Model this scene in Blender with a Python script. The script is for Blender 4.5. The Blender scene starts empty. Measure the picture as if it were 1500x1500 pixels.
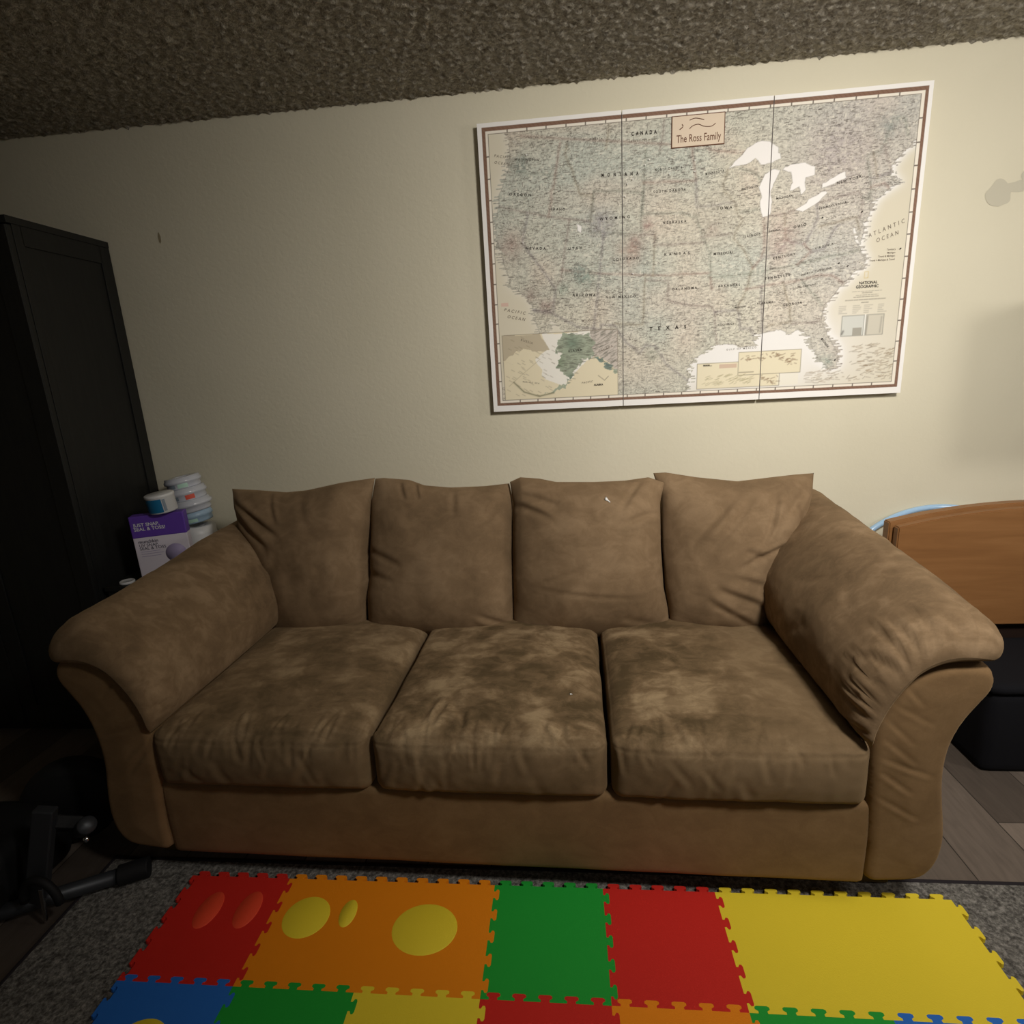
import bpy, bmesh, math, random
import numpy as np
from mathutils import Vector, Matrix, noise
from mathutils.geometry import delaunay_2d_cdt
random.seed(7); rng = np.random.RandomState(7)
PI = math.pi
SC = bpy.context.scene
COL = SC.collection

# ------------------------------------------------------------------ camera
FPX, YAW, PITCH, ROLL, CZ = 840.2, 5.646, 14.065, -3.113, 1.41
YW = 2.412                                     # the wall behind the sofa
yy, pp, rr = (math.radians(a) for a in (YAW, PITCH, ROLL))
Fv = Vector((-math.sin(yy)*math.cos(pp), math.cos(yy)*math.cos(pp), -math.sin(pp)))
r0 = Vector((math.cos(yy), math.sin(yy), 0)); u0 = r0.cross(Fv)
RT = r0*math.cos(rr)+u0*math.sin(rr); UP = -r0*math.sin(rr)+u0*math.cos(rr)
CAM = Vector((0, 0, CZ))
cd = bpy.data.cameras.new('camera'); cam = bpy.data.objects.new('camera', cd); COL.objects.link(cam)
cam.matrix_world = Matrix(((RT.x, UP.x, -Fv.x, 0), (RT.y, UP.y, -Fv.y, 0), (RT.z, UP.z, -Fv.z, CZ), (0, 0, 0, 1)))
cd.sensor_width = 36; cd.lens = FPX/1500*36; cd.clip_start = .02
SC.camera = cam
SA = math.radians(-1.161)                      # the sofa's own frame
SO = Vector((-.225, 1.267, 0)); EX = Vector((math.cos(SA), math.sin(SA), 0)); EY = Vector((-math.sin(SA), math.cos(SA), 0))
def sofa_at(u, v, yl):                         # measured photo point -> sofa-local point at depth yl
    d = Fv+RT*((u-750)/FPX)+UP*((750-v)/FPX)
    t = ((SO-CAM).dot(EY)+yl)/d.dot(EY); P = CAM+d*t-SO
    return Vector((P.dot(EX), yl, P.z))

# ------------------------------------------------------------------ materials
def lin(c): return tuple(((x/255)/12.92 if x/255 <= .04045 else ((x/255+.055)/1.055)**2.4) for x in c)+(1,)
def new_mat(name, col, rough=.6, metal=0, spec=.4, sheen=0, coat=0):
    m = bpy.data.materials.new(name); m.use_nodes = True; b = m.node_tree.nodes['Principled BSDF']
    b.inputs['Base Color'].default_value = lin(col); b.inputs['Roughness'].default_value = rough
    b.inputs['Metallic'].default_value = metal; b.inputs['Specular IOR Level'].default_value = spec
    b.inputs['Coat Weight'].default_value = coat
    if sheen: b.inputs['Sheen Weight'].default_value = sheen; b.inputs['Sheen Roughness'].default_value = .45; b.inputs['Sheen Tint'].default_value = lin((205, 175, 135))
    return m
def N(m, t, **kw):
    n = m.node_tree.nodes.new(t)
    for k, v in kw.items():
        if k in n.inputs: n.inputs[k].default_value = v
        else: setattr(n, k, v)
    return n
def L(m, a, b): m.node_tree.links.new(a, b)
def bsdf(m): return m.node_tree.nodes['Principled BSDF']
def ramp(m, fac, stops):
    r = N(m, 'ShaderNodeValToRGB'); e = r.color_ramp.elements
    e[0].position, e[0].color = stops[0][0], lin(stops[0][1]); e[1].position, e[1].color = stops[-1][0], lin(stops[-1][1])
    for p, c in stops[1:-1]: x = e.new(p); x.color = lin(c)
    L(m, fac, r.inputs['Fac']); return r
def noise_n(m, scale, detail=4, dist=0, rough=.5, vec=None, scl=None):
    tc = N(m, 'ShaderNodeTexCoord'); out = tc.outputs['Object']
    if scl: mp = N(m, 'ShaderNodeMapping'); mp.inputs['Scale'].default_value = scl; L(m, out, mp.inputs['Vector']); out = mp.outputs['Vector']
    n = N(m, 'ShaderNodeTexNoise'); n.inputs['Scale'].default_value = scale; n.inputs['Detail'].default_value = detail
    n.inputs['Distortion'].default_value = dist; n.inputs['Roughness'].default_value = rough
    L(m, out, n.inputs['Vector']); return n
def bump(m, fac, strength, dist):
    b = N(m, 'ShaderNodeBump'); b.inputs['Strength'].default_value = strength; b.inputs['Distance'].default_value = dist
    L(m, fac, b.inputs['Height']); L(m, b.outputs['Normal'], bsdf(m).inputs['Normal'])

def suede(name, dark, mid, light, patch, scale=4.2, edge=.05, flat=None):
    """brushed microsuede: nap lying two ways in soft edged patches, plus a fine fuzz"""
    m = new_mat(name, mid, .92, 0, .15, sheen=.22)
    a = noise_n(m, scale, 9, .35, .60); ra = ramp(m, a.outputs['Fac'], [(.5-edge*1.6, (0, 0, 0)), (.5+edge*1.6, (255, 255, 255))])
    b = noise_n(m, scale*3.1, 8, .6, .66, scl=(1, 1.5, 1.5)); rb = ramp(m, b.outputs['Fac'], [(.42, (0, 0, 0)), (.60, (255, 255, 255))])
    mx = N(m, 'ShaderNodeMix', data_type='FLOAT'); mx.inputs[0].default_value = .36; L(m, ra.outputs['Color'], mx.inputs[2]); L(m, rb.outputs['Color'], mx.inputs[3])
    out = mx.outputs[0]
    if flat:                                      # nap brushed even on the front faces, patchy on the sat-on tops
        tc = N(m, 'ShaderNodeTexCoord'); sp = N(m, 'ShaderNodeSeparateXYZ'); L(m, tc.outputs['Object'], sp.inputs[0])
        mz = N(m, 'ShaderNodeMapRange'); mz.inputs['From Min'].default_value = .455; mz.inputs['From Max'].default_value = .50; mz.inputs['To Min'].default_value = .32; mz.inputs['To Max'].default_value = 1; L(m, sp.outputs['Z'], mz.inputs['Value'])
        mm = N(m, 'ShaderNodeMix', data_type='FLOAT'); mm.inputs[2].default_value = .45; 
        def xr(a, b, c, d):
            q = N(m, 'ShaderNodeMapRange'); q.inputs['From Min'].default_value = a; q.inputs['From Max'].default_value = b; q.inputs['To Min'].default_value = c; q.inputs['To Max'].default_value = d; L(m, sp.outputs['X'], q.inputs['Value']); return q
        x1, x2 = xr(-.34, -.29, .75, 1), xr(.52, .76, 1, .36); k1 = N(m, 'ShaderNodeMath', operation='MULTIPLY'); k2 = N(m, 'ShaderNodeMath', operation='MULTIPLY')
        L(m, x1.outputs[0], k1.inputs[0]); L(m, x2.outputs[0], k1.inputs[1]); L(m, k1.outputs[0], k2.inputs[0]); L(m, mz.outputs[0], k2.inputs[1]); L(m, k2.outputs[0], mm.inputs[0]); L(m, out, mm.inputs[3]); out = mm.outputs[0]
    mr = N(m, 'ShaderNodeMapRange'); mr.inputs['To Min'].default_value = .5-patch/2; mr.inputs['To Max'].default_value = .5+patch/2; L(m, out, mr.inputs['Value'])
    rc = ramp(m, mr.outputs[0], [(0, dark), (.5, mid), (1, light)])
    f = noise_n(m, 260, 2, 0, .6); mf = N(m, 'ShaderNodeMapRange'); mf.inputs['To Min'].default_value = .9; mf.inputs['To Max'].default_value = 1.09; L(m, f.outputs['Fac'], mf.inputs['Value'])
    mu = N(m, 'ShaderNodeVectorMath', operation='MULTIPLY'); L(m, rc.outputs['Color'], mu.inputs[0]); L(m, mf.outputs[0], mu.inputs[1])
    L(m, mu.outputs[0], bsdf(m).inputs['Base Color']); bump(m, f.outputs['Fac'], .1, .0015)
    return m
DK, MD, LT = (88, 71, 51), (122, 100, 75), (152, 128, 100)
M_seat = suede('suede_seat', (84, 69, 47), (120, 99, 73), (158, 136, 105), 1.0, 4.4, .045, True)
M_pillow = suede('suede_pillow', DK, MD, LT, .50, 3.6, .09)
M_pad = suede('suede_pad', DK, (120, 98, 73), LT, .62, 4.6, .07)
M_base = suede('suede_base', (98, 75, 50), (122, 96, 66), (140, 113, 81), .5, 3.6, .09)
M_thread = new_mat('seam_thread', (86, 64, 42), .9)
M_foot = new_mat('foot_wood', (92, 72, 22), .5)

M_wall = new_mat('wall_paint', (213, 206, 183), .75, 0, .25)
w1 = noise_n(M_wall, 55, 4, .4, .55); bump(M_wall, w1.outputs['Fac'], .2, .004)
w2 = noise_n(M_wall, 1.6, 3, .3); rw = ramp(M_wall, w2.outputs['Fac'], [(.3, (210, 203, 180)), (.7, (216, 209, 187))]); L(M_wall, rw.outputs['Color'], bsdf(M_wall).inputs['Base Color'])
M_patch = new_mat('touch_up_paint', (193, 187, 168), .8, 0, .2)
M_scuff = new_mat('scuff', (150, 138, 110), .8)
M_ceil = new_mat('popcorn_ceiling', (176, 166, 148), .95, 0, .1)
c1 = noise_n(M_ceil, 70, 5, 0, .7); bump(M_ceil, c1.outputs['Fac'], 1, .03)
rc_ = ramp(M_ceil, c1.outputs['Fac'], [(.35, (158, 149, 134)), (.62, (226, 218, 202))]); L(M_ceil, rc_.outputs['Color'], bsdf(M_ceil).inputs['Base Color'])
M_white = new_mat('white_plastic', (214, 214, 214), .4)
M_trim = new_mat('trim_paint', (222, 218, 206), .5)

M_floor = new_mat('vinyl_plank', (128, 116, 104), .48, 0, .35)
tc = N(M_floor, 'ShaderNodeTexCoord'); mp = N(M_floor, 'ShaderNodeMapping'); mp.inputs['Rotation'].default_value = (0, 0, PI/2); mp.inputs['Location'].default_value = (.35, -1.078, 0)
L(M_floor, tc.outputs['Object'], mp.inputs['Vector'])
bk = N(M_floor, 'ShaderNodeTexBrick', offset=.37); bk.inputs['Scale'].default_value = 1; bk.inputs['Brick Width'].default_value = 1.22; bk.inputs['Row Height'].default_value = .19
bk.inputs['Mortar Size'].default_value = .0016; bk.inputs['Color1'].default_value = lin((134, 121, 110)); bk.inputs['Color2'].default_value = lin((80, 71, 64)); bk.inputs['Mortar'].default_value = lin((52, 46, 42))
L(M_floor, mp.outputs['Vector'], bk.inputs['Vector'])
g = noise_n(M_floor, 9, 6, .8, .6, scl=(7, .9, 1)); gm = N(M_floor, 'ShaderNodeMapRange'); gm.inputs['To Min'].default_value = .62; gm.inputs['To Max'].default_value = 1.35; L(M_floor, g.outputs['Fac'], gm.inputs['Value'])
mu = N(M_floor, 'ShaderNodeVectorMath', operation='MULTIPLY'); L(M_floor, bk.outputs['Color'], mu.inputs[0]); L(M_floor, gm.outputs[0], mu.inputs[1]); L(M_floor, mu.outputs[0], bsdf(M_floor).inputs['Base Color'])

M_rug = new_mat('rug_pile', (150, 148, 144), 1, 0, .05)
g = noise_n(M_rug, 95, 3, 0, .7); rg = ramp(M_rug, g.outputs['Fac'], [(.34, (74, 71, 68)), (.5, (110, 107, 102)), (.68, (150, 146, 140))]); L(M_rug, rg.outputs['Color'], bsdf(M_rug).inputs['Base Color']); bump(M_rug, g.outputs['Fac'], .8, .006)
M_bind = new_mat('rug_binding', (34, 28, 32), .9)
def foam(name, c):
    m = new_mat(name, c, .62, 0, .35); g = noise_n(m, 420, 2); bump(m, g.outputs['Fac'], .25, .0015); return m
M_f = {'red': foam('foam_red', (206, 38, 28)), 'orange': foam('foam_orange', (238, 138, 12)), 'green': foam('foam_green', (30, 158, 52)), 'yellow': foam('foam_yellow', (236, 210, 50)), 'coral': foam('foam_coral', (232, 74, 44)), 'blue': foam('foam_blue', (40, 110, 200))}

M_black = new_mat('black_lacquer', (27, 27, 26), .5, 0, .35)
g = noise_n(M_black, 14, 5, .5, .6, scl=(6, 6, .5)); rg = ramp(M_black, g.outputs['Fac'], [(.3, (24, 24, 23)), (.7, (33, 33, 31))]); L(M_black, rg.outputs['Color'], bsdf(M_black).inputs['Base Color'])
M_blackfab = new_mat('black_fabric', (20, 20, 24), .9, 0, .15)
M_rubber = new_mat('black_rubber', (22, 22, 23), .7, 0, .3)
M_steel = new_mat('grey_painted_steel', (62, 64, 68), .45, .5, .5)
M_chrome = new_mat('chrome', (190, 192, 196), .18, 1)
M_darkwood = new_mat('dark_stained_wood', (38, 26, 20), .5)
def wood(name, a, b, c):
    m = new_mat(name, b, .42, 0, .4)
    g = noise_n(m, 3, 6, .6, .6, scl=(.5, 2, 6)); rg = ramp(m, g.outputs['Fac'], [(.3, a), (.5, b), (.72, c)]); L(m, rg.outputs['Color'], bsdf(m).inputs['Base Color'])
    h = noise_n(m, 60, 3, 0, .6, scl=(.25, 1, 3)); bump(m, h.outputs['Fac'], .08, .002); return m
M_wood = wood('honey_wood', (126, 86, 50), (138, 96, 57), (150, 107, 67))
M_hoop = new_mat('pale_blue_plastic', (165, 200, 232), .12, 0, .6, coat=.5)
M_canvas = new_mat('canvas_white', (238, 235, 232), .8, 0, .2)
g = noise_n(M_canvas, 700, 2); bump(M_canvas, g.outputs['Fac'], .15, .001)
M_map = new_mat('map_print', (200, 190, 170), .72, 0, .25)
ca = N(M_map, 'ShaderNodeVertexColor'); ca.layer_name = 'print'; L(M_map, ca.outputs['Color'], bsdf(M_map).inputs['Base Color'])
M_ink = new_mat('black_ink', (48, 42, 38), .8, 0, .1)
M_inkgrey = new_mat('grey_ink', (122, 112, 100), .8, 0, .1)
M_inkbrown = new_mat('brown_ink', (104, 70, 54), .8, 0, .1)
M_plaque = new_mat('plaque_tan', (220, 202, 180), .8, 0, .2)
M_pinb = new_mat('pin_black', (22, 20, 20), .3); M_pinw = new_mat('pin_white', (246, 244, 240), .3)
M_purple = new_mat('purple_card', (96, 62, 160), .5, 0, .4); M_cardwhite = new_mat('white_card', (214, 206, 216), .55)
M_lilac = new_mat('lilac_print', (160, 148, 182), .55); M_inkdark = new_mat('dark_print', (60, 56, 74), .6)
M_teal = new_mat('teal_label', (26, 104, 146), .4, 0, .4); M_ltblue = new_mat('light_blue_plastic', (160, 186, 208), .35)
M_wrap = new_mat('white_wrapped_plastic', (200, 203, 212), .18, 0, .6, coat=.6)
M_mint = new_mat('mint_label', (178, 214, 196), .5); M_redl = new_mat('red_label', (214, 84, 62), .5); M_greyl = new_mat('grey_label', (128, 140, 152), .5)

# ------------------------------------------------------------------ mesh helpers
def link_mesh(name, verts, faces, m, parent=None, smooth=True, mats=None, fm=None):
    me = bpy.data.meshes.new(name); me.from_pydata([tuple(v) for v in verts], [], faces); me.update()
    o = bpy.data.objects.new(name, me); COL.objects.link(o)
    for mm in (mats or [m]): me.materials.append(mm)
    if fm is not None: me.polygons.foreach_set('material_index', fm)
    if smooth: me.polygons.foreach_set('use_smooth', [True]*len(me.polygons))
    if parent: o.parent = parent
    return o
def bm_obj(name, bm, m, parent=None, smooth=False, mats=None):
    bmesh.ops.recalc_face_normals(bm, faces=bm.faces)
    me = bpy.data.meshes.new(name); bm.to_mesh(me); bm.free()
    for mm in (mats or [m]): me.materials.append(mm)
    if smooth: me.polygons.foreach_set('use_smooth', [True]*len(me.polygons))
    o = bpy.data.objects.new(name, me); COL.objects.link(o)
    if parent: o.parent = parent
    return o
def tag(o, label=None, cat=None, group=None, kind=None):
    if label: o['label'] = label
    if cat: o['category'] = cat
    if group: o['group'] = group
    if kind: o['kind'] = kind
    return o
def thing(name, label, cat, loc=(0, 0, 0), rz=0, group=None):
    o = bpy.data.objects.new(name, None); COL.objects.link(o); o.location = loc; o.rotation_euler = (0, 0, rz); o.empty_display_size = .05
    return tag(o, label, cat, group)
def add_box(bm, lo, hi, bev=0, seg=2, M=None, mi=0):
    t = bmesh.new(); bmesh.ops.create_cube(t, size=1)
    for v in t.verts: v.co = Vector([(lo[i]+hi[i])/2+v.co[i]*(hi[i]-lo[i]) for i in range(3)])
    if bev: bmesh.ops.bevel(t, geom=t.edges[:], offset=bev, segments=seg, profile=.5, affect='EDGES')
    merge(bm, t, M, mi)
def merge(bm, t, M=None, mi=0):
    vs = {}
    for v in t.verts: vs[v] = bm.verts.new(M @ v.co if M else v.co)
    for f in t.faces:
        try: nf = bm.faces.new([vs[v] for v in f.verts]); nf.material_index = mi
        except ValueError: pass
    t.free()
def add_lathe(bm, prof, seg=40, M=None, mi=0, a0=0, a1=2*PI):
    """prof: (r, z) list revolved about z"""
    full = abs(a1-a0-2*PI) < 1e-6; n = seg if full else seg+1; rows = []
    for r, z in prof:
        rows.append([bm.verts.new((M or Matrix()) @ Vector((r*math.cos(a0+(a1-a0)*k/seg), r*math.sin(a0+(a1-a0)*k/seg), z))) for k in range(n)])
    for i in range(len(prof)-1):
        for k in range(n if full else n-1):
            k2 = (k+1) % n
            f = bm.faces.new((rows[i][k], rows[i][k2], rows[i+1][k2], rows[i+1][k])); f.material_index = mi; f.smooth = True
def add_tube(bm, pts, r, seg=12, closed=False, mi=0):
    pts = [Vector(p) for p in pts]; n = len(pts); rows = []; ref = Vector((0, 0, 1))
    for i, p in enumerate(pts):
        a = pts[(i-1) % n] if (closed or i) else p; b = pts[(i+1) % n] if (closed or i < n-1) else p
        t = (b-a).normalized(); s = t.cross(ref); s = s.normalized() if s.length > 1e-3 else Vector((1, 0, 0)); w = s.cross(t)
        rows.append([bm.verts.new(p+(s*math.cos(2*PI*k/seg)+w*math.sin(2*PI*k/seg))*r) for k in range(seg)])
    for i in range(n if closed else n-1):
        for k in range(seg):
            f = bm.faces.new((rows[i][k], rows[i][(k+1) % seg], rows[(i+1) % n][(k+1) % seg], rows[(i+1) % n][k])); f.smooth = True; f.material_index = mi
    if not closed: bm.faces.new(rows[0]); bm.faces.new(rows[-1])
def catmull(P, n=6, closed=False):
    P = [Vector(p) for p in P]; out = []; m = len(P)
    for i in range(m if closed else m-1):
        g = lambda k: P[k % m] if closed else P[max(0, min(m-1, k))]
        a, b, c, d = g(i-1), g(i), g(i+1), g(i+2)
        for k in range(n):
            t = k/n; out.append(.5*((2*b)+(c-a)*t+(2*a-5*b+4*c-d)*t*t+(3*b-a-3*c+d)*t**3))
    if not closed: out.append(P[-1])
    return out
def resample(P, n):
    P = [Vector(p) for p in P]; d = [0]
    for a, b in zip(P, P[1:]): d.append(d[-1]+(b-a).length)
    out = []; j = 0
    for k in range(n+1):
        s = d[-1]*k/n
        while j < len(P)-2 and d[j+1] < s: j += 1
        t = (s-d[j])/max(1e-9, d[j+1]-d[j]); out.append(P[j].lerp(P[j+1], min(1, max(0, t))))
    return out
def prism(name, outline, y0, y1, m, parent=None, bev=.004):
    """outline in (x,z) extruded from y0 to y1, edges eased"""
    bm = bmesh.new(); f = bm.faces.new([bm.verts.new((x, y0, z)) for x, z in outline])
    r = bmesh.ops.extrude_face_region(bm, geom=[f]); bmesh.ops.translate(bm, vec=(0, y1-y0, 0), verts=[v for v in r['geom'] if isinstance(v, bmesh.types.BMVert)])
    if bev: bmesh.ops.bevel(bm, geom=[e for e in bm.edges if len(e.link_faces) == 2 and e.calc_face_angle(0) > .6], offset=bev, segments=2, affect='EDGES')
    return bm_obj(name, bm, m, parent)
def creases(segs, x, y):
    """sum of folds: each (x0,y0,x1,y1,width,depth) is a valley with a soft ridge beside it"""
    h = 0
    for x0, y0, x1, y1, w, d in segs:
        dx, dy = x1-x0, y1-y0; l2 = dx*dx+dy*dy; t = ((x-x0)*dx+(y-y0)*dy)/l2
        if t < -.25 or t > 1.25: continue
        l = math.sqrt(l2); s = ((x-x0)*dy-(y-y0)*dx)/l
        if abs(s) > 5*w: continue
        tp = math.exp(-((max(0, -t)+max(0, t-1))/.12)**2)*(math.sin(PI*min(1, max(0, .12+.76*t)))**.7)
        h += tp*(-d*math.exp(-(s/w)**2)+.65*d*math.exp(-((s-1.9*w)/(1.1*w))**2))
    return h
def nz(x, y, z, s): return noise.noise(Vector((x*s, y*s, z*s)))

# ------------------------------------------------------------------ the room
def plain(name, verts, faces, m, kind='structure'):
    return tag(link_mesh(name, verts, faces, m, smooth=False), kind=kind)
X0, X1, Y0, CEIL = -3.4, 3.0, -2.6, 2.398
def slab(name, lo, hi, m):
    bm = bmesh.new(); add_box(bm, lo, hi); return tag(bm_obj(name, bm, m), kind='structure')
slab('wall_back', (X0, YW, 0), (X1, YW+.12, CEIL+.1), M_wall)
slab('wall_left', (X0-.12, Y0, 0), (X0, YW+.12, CEIL+.1), M_wall)
slab('wall_right', (X1, Y0, 0), (X1+.12, YW+.12, CEIL+.1), M_wall)
slab('floor', (X0-.12, Y0, -.1), (X1+.12, YW+.12, 0), M_floor)
# popcorn ceiling: a knobbly sheet near the wall, slab over all of it
slab('ceiling', (X0-.12, Y0, CEIL+.012), (X1+.12, YW+.12, CEIL+.14), M_ceil)
nx, ny = 620, 150; xs = np.linspace(X0, 2.6, nx); ys = np.linspace(YW-1.4, YW, ny)
V = []; 
for y in ys:
    for x in xs:
        a = noise.noise(Vector((x*62, y*62, 0))); b = noise.noise(Vector((x*130, y*130, 5)))
        V.append((x, y, CEIL+.010-.014*max(0, a+.15)-.007*max(0, b)))
Fc = [(j*nx+i, j*nx+i+1, (j+1)*nx+i+1, (j+1)*nx+i) for j in range(ny-1) for i in range(nx-1)]
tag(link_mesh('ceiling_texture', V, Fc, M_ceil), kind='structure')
bm = bmesh.new(); add_box(bm, (X0, YW-.014, 0), (X1, YW, .085), .003); tag(bm_obj('baseboard_back', bm, M_trim), kind='structure')
# touch-up paint spots and a scuff on the wall
def blob(cx, cz, rx, rz, seed, y, mat, name, label):
    P = []
    for k in range(40):
        a = 2*PI*k/40; r = 1+.28*noise.noise(Vector((math.cos(a)*1.6+seed, math.sin(a)*1.6, seed)))
        P.append((cx+rx*r*math.cos(a), y, cz+rz*r*math.sin(a)))
    return P
P1 = blob(1.572, 1.925, .042, .042, 1.3, YW-.0012, 0, 0, 0); P2 = blob(1.70, 1.965, .062, .045, 4.1, YW-.0012, 0, 0, 0); P3 = blob(1.636, 1.942, .05, .018, 7.1, YW-.0010, 0, 0, 0)
tag(link_mesh('trim_1', P1+P2+P3, [list(range(39, -1, -1)), list(range(79, 39, -1)), list(range(119, 79, -1))], M_patch, smooth=False), kind='structure')
P = blob(-1.62, 2.0, .006, .02, 2.2, YW-.0011, 0, 0, 0); tag(link_mesh('trim_2', P, [list(range(39, -1, -1))], M_scuff, smooth=False), kind='structure')

# ------------------------------------------------------------------ the sofa
sofa = thing('sofa', 'long brown microsuede sofa with three seats, four back pillows and flared pillow arms', 'sofa', SO, SA)

def soft_box(name, c, h, r, n, disp, m, parent):
    """rounded box, centre c, half sizes h, lattice n, displaced along its normal by disp(x,y,z in -1..1, normal, local point)"""
    idx = {}; V = []; Nn = []; F = []
    def vid(i, j, k):
        key = (i, j, k)
        if key in idx: return idx[key]
        q = Vector((2*i/n[0]-1, 2*j/n[1]-1, 2*k/n[2]-1)); p = Vector([q[a]*h[a] for a in range(3)])
        inner = Vector([max(-(h[a]-r), min(h[a]-r, p[a])) for a in range(3)]); d = p-inner
        nn = d.normalized() if d.length > 1e-9 else Vector((0, 0, 1)); pos = inner+nn*r
        idx[key] = len(V); V.append(Vector(c)+pos+disp(q, nn, Vector(c)+pos)); return idx[key]
    for a in range(3):
        b, e = [x for x in range(3) if x != a]
        for side in (0, n[a]):
            for i in range(n[b]):
                for j in range(n[e]):
                    def P(ii, jj):
                        k = [0, 0, 0]; k[a] = side; k[b] = ii; k[e] = jj; return vid(*k)
                    f = (P(i, j), P(i+1, j), P(i+1, j+1), P(i, j+1))
                    if (side > 0) != (a == 1): F.append(f)
                    else: F.append(f[::-1])
    return link_mesh(name, V, F, m, parent)

# seat cushions (front face at y=0, crown on top)
S = .938
def seat_cushion(k):
    xa, xb = -S+k*2*S/3+.004, -S+(k+1)*2*S/3-.004; c = ((xa+xb)/2, .355, .4125); h = ((xb-xa)/2, .365, .0895)
    R_ = random.Random(30+k); front = []
    for i in range(22):                                        # gathers along the front top seam
        x = R_.uniform(xa+.02, xb-.02); l = R_.uniform(.02, .075); s = R_.uniform(-.025, .025)
        front.append((x, .487+R_.uniform(-.004, .012), x+s, .487-l, R_.uniform(.004, .009), R_.uniform(.001, .0036)))
    for i in range(9):                                         # long soft creases down the front face
        x = R_.uniform(xa+.05, xb-.05); s = R_.uniform(-.05, .05); z = R_.uniform(.40, .46)
        front.append((x, z, x+s, z-R_.uniform(.05, .11), R_.uniform(.007, .014), R_.uniform(.0012, .0034)))
    top = []
    for i in range(16):
        x = R_.uniform(xa+.02, xb-.02); top.append((x, -.01, x+R_.uniform(-.03, .03), R_.uniform(.03, .09), R_.uniform(.004, .008), R_.uniform(.0015, .004)))
    for i in range(12):
        x, y = R_.uniform(xa+.05, xb-.12), R_.uniform(.06, .5); a = R_.uniform(-.7, .7); l = R_.uniform(.06, .2)
        top.append((x, y, x+l*math.cos(a), y+l*math.sin(a), R_.uniform(.008, .014), R_.uniform(.0015, .004)))
    if k == 1: top += [(-.185, .05, -.165, .135, .011, .010), (-.155, .04, -.13, .12, .009, .007), (-.12, .15, -.05, .02, .010, .005)]
    def disp(q, n, p):
        d = Vector()
        ex = max(0, 1-abs(q.x)**6); 
        if n.z > .0: d.z += n.z*(.026*(1-abs(q.x)**3.2)*(1-abs(q.y)**2.4)-.006*max(0, abs(q.x)-.8)*5)+n.z*(creases(top, p.x, p.y)+.004*nz(p.x, p.y, k, 6)+.0012*nz(p.x, p.y, k, 30))
        if n.y < 0: 
            b = .020*(1-abs(q.x)**4)*(1-q.z*q.z); d.y -= -n.y*(b+creases(front, p.x, p.z)+.004*nz(p.x, p.z, k+7, 9)+.0012*nz(p.x, p.z, k+3, 35))
            d.y += -n.y*.0035*math.exp(-((p.z-.474)/.0035)**2)
        d.x += n.x*(-.004*(1-q.y*q.y)+.003*nz(p.y, p.z, k+2, 8))
        cx = abs(q.x)                                             # pinched front corners
        if q.y < -.9 and cx > .9: d.z += .006*(cx-.9)*10*(1 if q.z > 0 else 0)
        return d
    return soft_box('seat_cushion', c, h, .034, (110, 90, 34), disp, M_seat, sofa)
for k in range(3): seat_cushion(k)

# front rail under the cushions, and the hidden deck
def d_rail(q, n, p): return Vector((0, -(.006*(1-q.z*q.z)*(-n.y if n.y < 0 else 0))-(.0022*nz(p.x, p.z, 1, 5) if n.y < 0 else 0), 0))
soft_box('front_rail', (0, .035, .208), (S+.012, .028, .122), .014, (120, 6, 24), d_rail, M_base, sofa)
bm = bmesh.new(); add_box(bm, (-1.0, .06, .10), (1.0, .92, .318), .01); bm_obj('seat_deck', bm, M_base, sofa)
def d_back(q, n, p): return Vector((0, 0, n.z*(.01*(1-q.x*q.x)+.004*nz(p.x, 0, 0, 5)) if n.z > 0 else 0))
soft_box('back_frame', (0, .985, .485), (1.10, .070, .385), .05, (60, 8, 24), d_back, M_base, sofa)

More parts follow.
